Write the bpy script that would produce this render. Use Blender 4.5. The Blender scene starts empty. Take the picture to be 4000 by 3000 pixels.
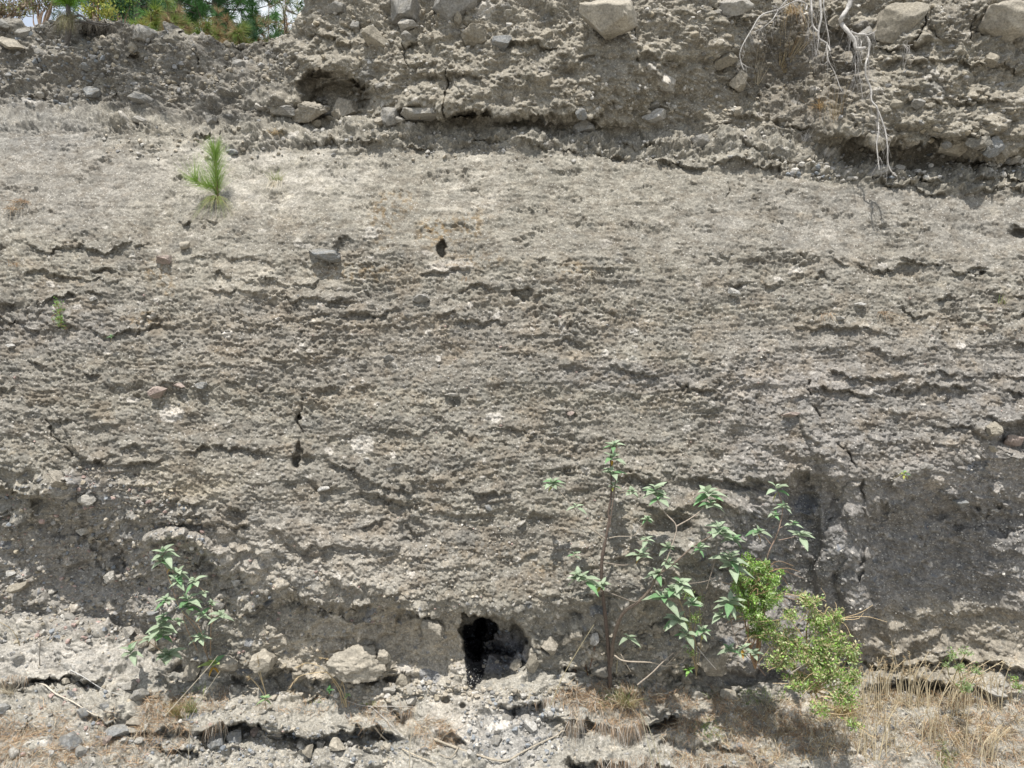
import bpy, math, random
import numpy as np
from mathutils import Vector
rnd = random.Random(7); rng = np.random.default_rng(11)
F = np.float32
# ------------------------------------------------------------------ camera, sky, sun, exposure
scene = bpy.context.scene
ZC = 2.6; D = 6.0
cam = bpy.data.objects.new('camera', bpy.data.cameras.new('camera'))
scene.collection.objects.link(cam); scene.camera = cam
cam.location = (0, -D, ZC); cam.rotation_euler = (math.radians(90), 0, 0)
cam.data.lens = 27; cam.data.sensor_width = 36; cam.data.clip_end = 2000; cam.data.clip_start = 0.05
SUN_EL, SUN_AZ = 67.0, 195.0        # azimuth clockwise from +Y: over the camera's left shoulder
world = bpy.data.worlds.new("World"); scene.world = world; world.use_nodes = True
nt = world.node_tree; nt.nodes.clear()
sky = nt.nodes.new('ShaderNodeTexSky'); sky.sky_type = 'NISHITA'; sky.sun_disc = False
sky.sun_elevation = math.radians(SUN_EL); sky.sun_rotation = math.radians(SUN_AZ)
sky.dust_density = 3.0; sky.air_density = 1.0; sky.altitude = 2000
bg = nt.nodes.new('ShaderNodeBackground'); bg.inputs[1].default_value = 0.13
wo = nt.nodes.new('ShaderNodeOutputWorld')
# thin bright cloud veil mixed into the blue
wtc = nt.nodes.new('ShaderNodeTexCoord'); wn = nt.nodes.new('ShaderNodeTexNoise'); wn.inputs['Scale'].default_value = 2.2; wn.inputs['Detail'].default_value = 6
nt.links.new(wtc.outputs['Generated'], wn.inputs['Vector'])
wr = nt.nodes.new('ShaderNodeMapRange'); wr.inputs['From Min'].default_value = .3; wr.inputs['From Max'].default_value = .65
wr.inputs['To Min'].default_value = .35; wr.inputs['To Max'].default_value = .95; nt.links.new(wn.outputs['Fac'], wr.inputs['Value'])
wm = nt.nodes.new('ShaderNodeMix'); wm.data_type = 'RGBA'; nt.links.new(wr.outputs[0], wm.inputs['Factor'])
nt.links.new(sky.outputs[0], wm.inputs[6]); wm.inputs[7].default_value = (5.6, 5.9, 6.2, 1)
nt.links.new(wm.outputs[2], bg.inputs[0]); nt.links.new(bg.outputs[0], wo.inputs[0])
sl = bpy.data.lights.new('sun', 'SUN'); sl.energy = 4.6; sl.angle = math.radians(0.53); sl.color = (1, 0.96, 0.90)
so = bpy.data.objects.new('sun', sl); scene.collection.objects.link(so)
a, e = math.radians(SUN_AZ), math.radians(SUN_EL)
S = Vector((math.sin(a)*math.cos(e), math.cos(a)*math.cos(e), math.sin(e)))
so.rotation_euler = S.to_track_quat('Z', 'Y').to_euler(); so.location = (0, -10, 20)
scene.view_settings.view_transform = 'Standard'; scene.view_settings.look = 'None'
scene.view_settings.gamma = 1; scene.view_settings.exposure = 0.5

# ------------------------------------------------------------------ helpers: noise
_tab = {}
def _grad(seed):
    if seed not in _tab:
        r = np.random.default_rng(seed)
        an = r.random((256, 256)) * 2*np.pi
        _tab[seed] = (np.cos(an).astype(F), np.sin(an).astype(F))
    return _tab[seed]
def perlin(x, y, seed=0):
    gx, gy = _grad(seed)
    xi = np.floor(x); yi = np.floor(y)
    fx = (x-xi).astype(F); fy = (y-yi).astype(F)
    i0 = xi.astype(np.int32) & 255; j0 = yi.astype(np.int32) & 255
    i1 = (i0+1) & 255; j1 = (j0+1) & 255
    u = fx*fx*fx*(fx*(fx*6-15)+10); v = fy*fy*fy*(fy*(fy*6-15)+10)
    a = gx[i0, j0]*fx + gy[i0, j0]*fy
    b = gx[i1, j0]*(fx-1) + gy[i1, j0]*fy
    c = gx[i0, j1]*fx + gy[i0, j1]*(fy-1)
    d = gx[i1, j1]*(fx-1) + gy[i1, j1]*(fy-1)
    return ((a*(1-u)+b*u)*(1-v) + (c*(1-u)+d*u)*v)*1.5
def fbm(x, y, o=4, seed=0, g=0.5, l=2.03):
    s = 0; am = 1; f = 1
    for k in range(o):
        s = s + am*perlin(x*f + 17.3*k, y*f + 5.1*k, seed+k); am *= g; f *= l
    return s
def stones(x, y, seed, pres=0.6, rmin=0.2, rmax=0.55, sy=1.3):
    """dome field: returns height (cell units) and a per-stone random value"""
    r = np.random.default_rng(seed)
    T = r.random((4, 128, 128)).astype(F)
    xi = np.floor(x).astype(np.int32); yi = np.floor(y).astype(np.int32)
    fx = (x-xi).astype(F); fy = (y-yi).astype(F)
    h = np.zeros_like(fx); cid = np.zeros_like(fx)
    for dx in (-1, 0, 1):
        for dy in (-1, 0, 1):
            i = (xi+dx) & 127; j = (yi+dy) & 127
            cx = dx + 0.15+0.7*T[0][i, j]; cy = dy + 0.15+0.7*T[1][i, j]
            t = T[2][i, j]; ok = T[3][i, j] < pres
            R = rmin + (rmax-rmin)*t*t
            q = R*R - (fx-cx)**2 - ((fy-cy)*sy)**2
            hh = np.where(ok & (q > 0), np.sqrt(np.maximum(q, 0)), 0)
            m = hh > h
            h = np.where(m, hh, h); cid = np.where(m, (t*7.31+T[3][i, j]*13.7) % 1.0, cid)
    return h, cid
def sstep(a, b, x):
    t = np.clip((x-a)/(b-a), 0, 1); return t*t*(3-2*t)

# ------------------------------------------------------------------ helpers: objects
C = scene.collection
def tag(o, label=None, cat=None, group=None, kind=None):
    if label: o['label'] = label
    if cat: o['category'] = cat
    if group: o['group'] = group
    if kind: o['kind'] = kind
    return o
def thing(name, loc, label, cat, group=None):
    o = bpy.data.objects.new(name, None); o.empty_display_size = 0.05; C.objects.link(o)
    o.location = loc
    return tag(o, label, cat, group)
def mesh_obj(name, V, Fc, mat, parent=None, col=None, smooth=False, loc=None):
    """V (n,3) world coords; Fc: (m,k) array or list of arrays; col (n,3)"""
    V = np.asarray(V, dtype=F)
    if not isinstance(Fc, list): Fc = [Fc]
    Fc = [np.asarray(f, dtype=np.int32) for f in Fc if len(f)]
    off = np.zeros(3, F)
    if parent is not None: off = np.array(parent['_w'] if '_w' in parent else parent.location, dtype=F)
    elif loc is not None: off = np.array(loc, dtype=F)
    me = bpy.data.meshes.new(name)
    me.vertices.add(len(V)); me.vertices.foreach_set('co', (V-off).ravel())
    nl = sum(f.size for f in Fc); npoly = sum(len(f) for f in Fc)
    me.loops.add(nl); me.loops.foreach_set('vertex_index', np.concatenate([f.ravel() for f in Fc]))
    me.polygons.add(npoly)
    tot = np.concatenate([np.full(len(f), f.shape[1], np.int32) for f in Fc])
    st = np.concatenate([[0], np.cumsum(tot)[:-1]]).astype(np.int32)
    me.polygons.foreach_set('loop_start', st)
    me.polygons.foreach_set('use_smooth', np.full(npoly, smooth))
    if col is not None:
        at = me.color_attributes.new('pigment', 'FLOAT_COLOR', 'POINT')
        c4 = np.ones((len(V), 4), F); c4[:, :3] = col
        at.data.foreach_set('color', c4.ravel())
    me.materials.append(mat); me.update(calc_edges=True)
    o = bpy.data.objects.new(name, me); C.objects.link(o)
    if parent is not None: o.parent = parent
    elif loc is not None: o.location = loc
    return o

# ------------------------------------------------------------------ materials
def newmat(name):
    m = bpy.data.materials.new(name); m.use_nodes = True
    n = m.node_tree; b = n.nodes['Principled BSDF']; b.inputs['Roughness'].default_value = 0.95
    b.inputs['Specular IOR Level'].default_value = 0.2
    return m, n, b
def N(n, t, **k):
    x = n.nodes.new(t)
    for a_, v in k.items(): setattr(x, a_, v)
    return x
def mat_attr(name, s1=120, amt=0.35, chips=0.0, s2=70, rough=0.95, bump=0.0, translucent=0.0, bscale=300):
    m, n, b = newmat(name); L = n.links.new
    at = N(n, 'ShaderNodeAttribute', attribute_name='pigment')
    tc = N(n, 'ShaderNodeTexCoord')
    no = N(n, 'ShaderNodeTexNoise'); no.inputs['Scale'].default_value = s1; no.inputs['Detail'].default_value = 5; no.inputs['Roughness'].default_value = 0.7
    L(tc.outputs['Object'], no.inputs['Vector'])
    mr = N(n, 'ShaderNodeMapRange'); mr.inputs['From Min'].default_value = 0.3; mr.inputs['From Max'].default_value = 0.7
    mr.inputs['To Min'].default_value = 1-amt; mr.inputs['To Max'].default_value = 1+amt
    L(no.outputs['Fac'], mr.inputs['Value'])
    mul = N(n, 'ShaderNodeVectorMath', operation='SCALE'); L(at.outputs['Color'], mul.inputs[0]); L(mr.outputs[0], mul.inputs['Scale'])
    out = mul.outputs[0]
    if chips:
        vo = N(n, 'ShaderNodeTexVoronoi'); vo.inputs['Scale'].default_value = s2; L(tc.outputs['Object'], vo.inputs['Vector'])
        se = N(n, 'ShaderNodeSeparateColor'); L(vo.outputs['Color'], se.inputs[0])
        m2 = N(n, 'ShaderNodeMapRange'); m2.inputs['From Min'].default_value = 0.0; m2.inputs['From Max'].default_value = 1
        m2.inputs['To Min'].default_value = 1-chips; m2.inputs['To Max'].default_value = 1+chips; L(se.outputs[0], m2.inputs['Value'])
        q = N(n, 'ShaderNodeVectorMath', operation='SCALE'); L(out, q.inputs[0]); L(m2.outputs[0], q.inputs['Scale'])
        # rare pale chips
        gt = N(n, 'ShaderNodeMath', operation='GREATER_THAN'); gt.inputs[1].default_value = 0.93; L(se.outputs[1], gt.inputs[0])
        dl = N(n, 'ShaderNodeMath', operation='LESS_THAN'); dl.inputs[1].default_value = 0.42; L(vo.outputs['Distance'], dl.inputs[0])
        mm = N(n, 'ShaderNodeMath', operation='MULTIPLY'); L(gt.outputs[0], mm.inputs[0]); L(dl.outputs[0], mm.inputs[1])
        m3 = N(n, 'ShaderNodeMath', operation='MULTIPLY'); L(mm.outputs[0], m3.inputs[0]); m3.inputs[1].default_value = 0.6
        mx = N(n, 'ShaderNodeMix', data_type='RGBA'); L(m3.outputs[0], mx.inputs['Factor']); L(q.outputs[0], mx.inputs[6])
        mx.inputs[7].default_value = (0.5, 0.48, 0.44, 1)
        out = mx.outputs[2]
    L(out, b.inputs['Base Color']); b.inputs['Roughness'].default_value = rough
    if bump:
        bp = N(n, 'ShaderNodeBump'); bp.inputs['Strength'].default_value = bump; bp.inputs['Distance'].default_value = 0.006
        n2 = N(n, 'ShaderNodeTexNoise'); n2.inputs['Scale'].default_value = bscale; n2.inputs['Detail'].default_value = 3
        L(tc.outputs['Object'], n2.inputs['Vector']); L(n2.outputs['Fac'], bp.inputs['Height']); L(bp.outputs[0], b.inputs['Normal'])
    if translucent:
        tr = N(n, 'ShaderNodeBsdfTranslucent'); L(out, tr.inputs[0])
        ms = N(n, 'ShaderNodeMixShader'); ms.inputs[0].default_value = translucent
        L(b.outputs[0], ms.inputs[1]); L(tr.outputs[0], ms.inputs[2])
        L(ms.outputs[0], n.nodes['Material Output'].inputs['Surface'])
    return m
M_soil = mat_attr('volcanic_soil', 90, 0.32, 0.22, 75, bump=0.6, bscale=160)
M_rock = mat_attr('stone', 60, 0.38, 0.0, rough=0.9, bump=0.8, bscale=110)
M_leaf = mat_attr('leaf', 60, 0.2, rough=0.6, translucent=0.3)
M_bark = mat_attr('bark', 70, 0.35, rough=0.95, bump=0.5, bscale=120)
M_dry = mat_attr('dry_blade', 40, 0.15, rough=0.8, translucent=0.25)
M_needle = mat_attr('needle', 30, 0.2, rough=0.6, translucent=0.2)

# ------------------------------------------------------------------ the cliff and the bank in front of it
def W(X, Y, p):
    """point at photo position X, Y lying p metres in front of the plane of the wall"""
    d = D - p
    return np.stack([(X-2000)/500*d/D, -p+0*X, ZC+(1500-Y)/500*d/D], -1)
def line(pts):
    a_ = np.array(pts, float); return lambda X: np.interp(X, a_[:, 0], a_[:, 1])
Xs = np.concatenate([[-14000, -9000, -6500, -5000, -4000, -3200], np.arange(-2600, -170, 45), np.arange(-170, 4170, 3.5),
                     np.arange(4170, 6700, 45), [7300, 8000, 9000, 10500, 13000, 18000]])
Ys = np.concatenate([np.arange(-460, -20, 11), np.arange(-20, 3060, 3.3), np.arange(3060, 3900, 14)])
X, Y = np.meshgrid(Xs, Ys); nr, nc = X.shape
U0, V0 = X/500, Y/500
# shape of the layers: (X, Y) lines from the crest down, each with its protrusion
crestY = line([(-9000, 60), (-600, 70), (0, 72), (90, 92), (160, 102), (300, 72), (430, 78), (560, 112), (680, 148), (760, 150), (1000, 158), (1100, 128), (1170, 90), (1196, 30), (1215, -60), (1260, -180), (1500, -300), (9000, -350)])
crestP = line([(-9000, -1.5), (0, -1.45), (1000, -1.45), (1150, -1.3), (1250, -.95), (1600, -.75), (2300, -.6), (2760, -.62), (3000, -.95), (3250, -.95), (3450, -.6), (9000, -.5)])
Lm = (lambda X: crestY(X)*0 + line([(-600, 240), (1000, 300), (1500, 230), (9000, 230)])(X),
      line([(-600, -1.36), (1000, -1.3), (1300, -.95), (1500, -.72), (2000, -.6), (2450, -.5), (2700, -.58), (2850, -.8), (3000, -.98), (3250, -.95), (3380, -.62), (3600, -.45), (9000, -.4)]))
Lb0 = (line([(-600, 330), (0, 380), (400, 400), (700, 420), (1000, 400), (1300, 350), (1500, 400), (1700, 430), (1950, 460), (2300, 450), (2700, 440), (3000, 470), (3300, 530), (3500, 550), (3750, 570), (4000, 590), (9000, 590)]),
       line([(-600, -1.25), (0, -1.25), (900, -1.2), (1200, -1.05), (1400, -.85), (1600, -.75), (1900, -.6), (2300, -.62), (2600, -.78), (2900, -.92), (3150, -.82), (3400, -.52), (3700, -.44), (4000, -.55), (9000, -.5)]))
Lb = (line([(-600, 370), (0, 430), (400, 440), (700, 470), (1000, 485), (1300, 480), (1600, 475), (1950, 482), (2300, 505), (2700, 505), (3000, 525), (3300, 590), (3700, 632), (4000, 650), (9000, 650)]),
      line([(-600, -1.15), (0, -1.14), (900, -1.12), (1200, -1.1), (1500, -.92), (1900, -.90), (2300, -.82), (2700, -.84), (3000, -.88), (3400, -.84), (3700, -.86), (4000, -.8), (9000, -.76)]))
Lc = (line([(-600, 430), (0, 455), (500, 475), (1000, 525), (1500, 500), (2000, 505), (2500, 560), (3000, 585), (3400, 650), (3700, 685), (4000, 690), (9000, 700)]),
      line([(-600, -1.0), (0, -1.0), (900, -.98), (1500, -.82), (2000, -.74), (2500, -.68), (3000, -.70), (3500, -.62), (4000, -.62), (9000, -.62)]))
Ld = (lambda X: Lc[0](X) + line([(-600, 40), (700, 35), (1000, 50), (1500, 62), (4000, 60), (9000, 60)])(X),
      lambda X: Lc[1](X)+.07)
Le = (line([(-600, 950), (600, 960), (1000, 900), (2000, 1000), (4000, 1000), (9000, 1000)]), line([(-600, -.4), (600, -.34), (1000, -.3), (2000, -.3), (9000, -.27)]))
Lf = (line([(-600, 1500), (9000, 1500)]), line([(-600, 0), (1000, 0.03), (1200, 0.0), (9000, 0.0)]))
Lh = (line([(-600, 1640), (0, 1730), (300, 1880), (600, 2000), (1000, 2130), (1500, 2310), (2000, 2370), (2500, 2330), (2750, 2060), (3000, 1860), (3300, 1850), (3500, 1880), (4000, 1690), (9000, 1690)]),
      line([(-600, .10), (0, .12), (600, .2), (1200, .30), (2000, .34), (2500, .30), (3000, .1), (3300, .14), (3700, .10), (9000, .10)]))
Li = (line([(-600, 2515), (0, 2522), (440, 2540), (560, 2580), (700, 2670), (1000, 2715), (1300, 2725), (1600, 2690), (2000, 2670), (2300, 2680), (2600, 2720), (3000, 2700), (3400, 2672), (3650, 2655), (3800, 2650), (4000, 2690), (9000, 2690)]),
      line([(-600, -.36), (0, -.36), (500, -.28), (700, -.12), (1200, -.10), (1800, .06), (2000, .06), (2300, -.06), (2700, -.2), (3300, -.34), (3600, -.38), (4000, -.32), (9000, -.32)]))
# two extra knots between the lip and the foot: how the undercut bends
def mid(f, wy, wp):
    return (lambda X: Lh[0](X)*(1-wy)+Li[0](X)*wy, lambda X: Lh[1](X)*(1-wp)+Li[1](X)*wp + f(X))
Lg = mid(line([(-600, .0), (1000, .0), (1600, 0), (9000, .0)]), .55, .62)
Lg2 = mid(line([(-600, .0), (900, .06), (1100, .1), (1600, .06), (2100, .06), (2800, .08), (3200, 0), (9000, 0)]), .85, .92)
# warp of the drawing of all features so nothing runs straight
wx = 22*fbm(U0*2.1, V0*2.1, 4, 31) + 3
wy = 16*fbm(U0*2.3+9, V0*2.3, 5, 41)
Xw, Yw = X+wx, Y+wy
cY = crestY(Xw) + 9*fbm(U0*6, V0*0+3, 3, 5)
Yc = np.maximum(Y, cY)
def knots(Xa):
    K = [(crestY(Xa), crestP(Xa))] + [(l[0](Xa), l[1](Xa)) for l in (Lm, Lb0, Lb, Lc, Ld, Le, Lf, Lh, Lg, Lg2, Li)]
    return K
Yq = np.clip(Yc + wy*sstep(150, 300, Yc)*(1-sstep(2300, 2500, Yc)*.6), cY, None)
KK = knots(Xw)
KK[-1] = (KK[-1][0]+26*fbm(U0*2.7, V0*0+1, 4, 36, .6), KK[-1][1]+.05*perlin(U0*3.3, V0*0, 37))
P = KK[0][1].copy()
for (y0, p0), (y1, p1) in zip(KK[:-1], KK[1:]):
    y0 = np.minimum(y0, y1-1)
    t = np.clip((Yq-y0)/(y1-y0), 0, 1)
    P = np.where(Yq >= y0, p0+(p1-p0)*t, P)
# the bank: a shelf then a slope falling towards the camera
Xb = X + 10*perlin(U0*1.5, V0*1.5, 38)
Yi, Pi = Li[0](Xb), Li[1](Xb)
def march(z0, d0, Yt, tan):
    r = (Yt-1500)/3000
    de = (r*d0-z0)/(1+r/tan)
    return z0+de, d0-de/tan
zi, di = (Yi-1500)/3000*(D-Pi), D-Pi
shelf = line([(-600, 130), (0, 130), (400, 150), (700, 90), (1000, 90), (1700, 130), (2200, 110), (2700, 60), (3300, 60), (4000, 80), (9000, 80)])(Xb)
tana = line([(-600, .22), (400, .22), (1000, .25), (1700, .45), (2200, .3), (9000, .3)])(Xb)
tanb = line([(-600, .6), (400, .62), (1000, .9), (2000, .85), (2600, .8), (3000, .62), (9000, .5)])(Xb)
Yb = np.maximum(Y + 14*fbm(U0*2.3+9, V0*2.3, 4, 42), 1900)
zs, ds = march(zi, di, np.minimum(Yb, Yi+shelf), tana)
zb, db = march(zs, ds, np.maximum(Yb, Yi+shelf), tanb)
Pbank = D-db + .03*fbm(U0*2.6, V0*5, 4, 43, .6)
gap = Pbank-P + .03*fbm(U0*6, V0*6, 4, 44, .6) - .015
m_bank = (sstep(-.01, .03, gap)*(Y > 2300)).astype(F)
P = np.where(m_bank > .5, Pbank, P).astype(F)
# soften the creases between layers
def vblur(A, k):
    c = np.cumsum(np.pad(A, ((k+1, k), (0, 0)), mode='edge'), 0, dtype=np.float64)
    return ((c[2*k+1:]-c[:-2*k-1])/(2*k+1)).astype(F)
def hblur(A, k): return vblur(A.T.copy(), k).T.copy()
Pbase = vblur(vblur(P, 4), 3)
P0w = W(X, Yc, Pbase)
back = np.maximum(cY-Y, 0)
P0w[..., 1] += back*0.02; P0w[..., 2] += back*0.001
# arc-length coordinate down each column, so grain keeps its size on the bank
Ps = vblur(vblur(Pbase, 12), 12); Psw = W(X, Yc, hblur(Ps, 10))
dV = np.linalg.norm(np.diff(Psw, axis=0), axis=-1); s = np.vstack([np.zeros((1, nc)), np.cumsum(dV, 0)])
s -= s[np.argmin(abs(Ys-1500))][None, :]
U = (P0w[..., 0]).astype(F); V = hblur(s.astype(F), 6)
V = V + (back*0.02).astype(F)
# normals of the smooth surface
Sm = W(X, Yc, vblur(hblur(Pbase, 8), 10)); Sm[..., 1] += back*0.02
du = np.gradient(Sm, axis=1); dv = np.gradient(Sm, axis=0)
Nn = np.cross(dv, du); Nn /= np.linalg.norm(Nn, axis=-1, keepdims=True)+1e-9
Nn = Nn.astype(F)
if Nn[nr//2, nc//2, 1] > 0: Nn = -Nn

# ---- masks (0..1) in photo space
def blob(cx, cy, rx, ry, soft=0.6):
    q = ((Xw-cx)/rx)**2 + ((Yw-cy)/ry)**2
    return (1-sstep(1-soft, 1+soft, q)).astype(F)
Yd, Ybx = KK[5][0], KK[3][0]
m_up = 1-sstep(-30, 10, Yw-Ybx)                             # upper conglomerate
m_band = sstep(-20, 10, Yw-Ybx)*(1-sstep(-10, 25, Yw-Yd))   # knobbly band at its foot
m_ash = sstep(0, 40, Yw-Yd)*(1-sstep(-230, 200, Yw-KK[6][0]+190*fbm(U0*1.6, V0*2.4, 4, 33, .6)))
m_ash = np.clip(m_ash + blob(950, 1080, 420, 110)*.7, 0, 1)
m_low = sstep(-60, 60, Yw-KK[8][0])*(1-m_bank)
m_left_up = m_up*(1-sstep(950, 1250, Xw))
m_mid = np.clip(1-m_up-m_band-m_ash-m_low-m_bank, 0, 1)
# ---- features carved by hand: ledge lips (above the line it stands out, below it is cut back)
dP = np.zeros_like(P)
JIT1 = (26*fbm(U0*3.1, V0*2.2, 3, 76) + 13*fbm(U0*11, V0*6, 4, 77, .65)).astype(F)
FRAG = fbm(U0*3.3+2, V0*4.5, 4, 74, .6).astype(F)
def lip(pts, h, cut, up=60, dn=45, edge=9):
    global dP
    a_ = np.array(pts, float); x0, x1 = a_[0, 0], a_[-1, 0]
    lo = a_[0, 1] > 2640; h, cut = (h*1.1, cut*.95) if lo else (h, cut); edge = 15 if lo else edge+3; cut = cut if (lo or a_[0, 1] < 760 or edge > 14) else cut*.62; dn = dn if lo else dn*1.25
    jit = JIT1
    t = Yw + jit - np.interp(Xw, a_[:, 0], a_[:, 1])
    w = sstep(x0-10, x0+60, Xw)*(1-sstep(x1-60, x1+10, Xw))*((.6 if lo else .15)+.9*sstep(-.25, .35, FRAG+((x0*.013) % .5)-.25))
    up_ = h*np.exp(np.minimum(t, 0)/up); dn_ = -cut*np.exp(-np.maximum(t-edge, 0)/dn)
    k = sstep(0, edge, t)
    dP += (w*(up_*(1-k)+dn_*k)).astype(F)
def pit(cx, cy, rx, ry, dep, soft=.35, raw=False):
    global dP
    xx, yy = (X, Y) if raw else (Xw, Yw)
    jx = 11*fbm(U0*9, V0*9, 3, 79, .6)*(.3 if raw else 1)
    q = np.sqrt(((xx+jx-cx)/rx)**2 + ((yy+jx-cy)/ry)**2)
    dP += (-dep*(1-sstep(1-soft, 1+soft*.4, q))).astype(F)
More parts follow.
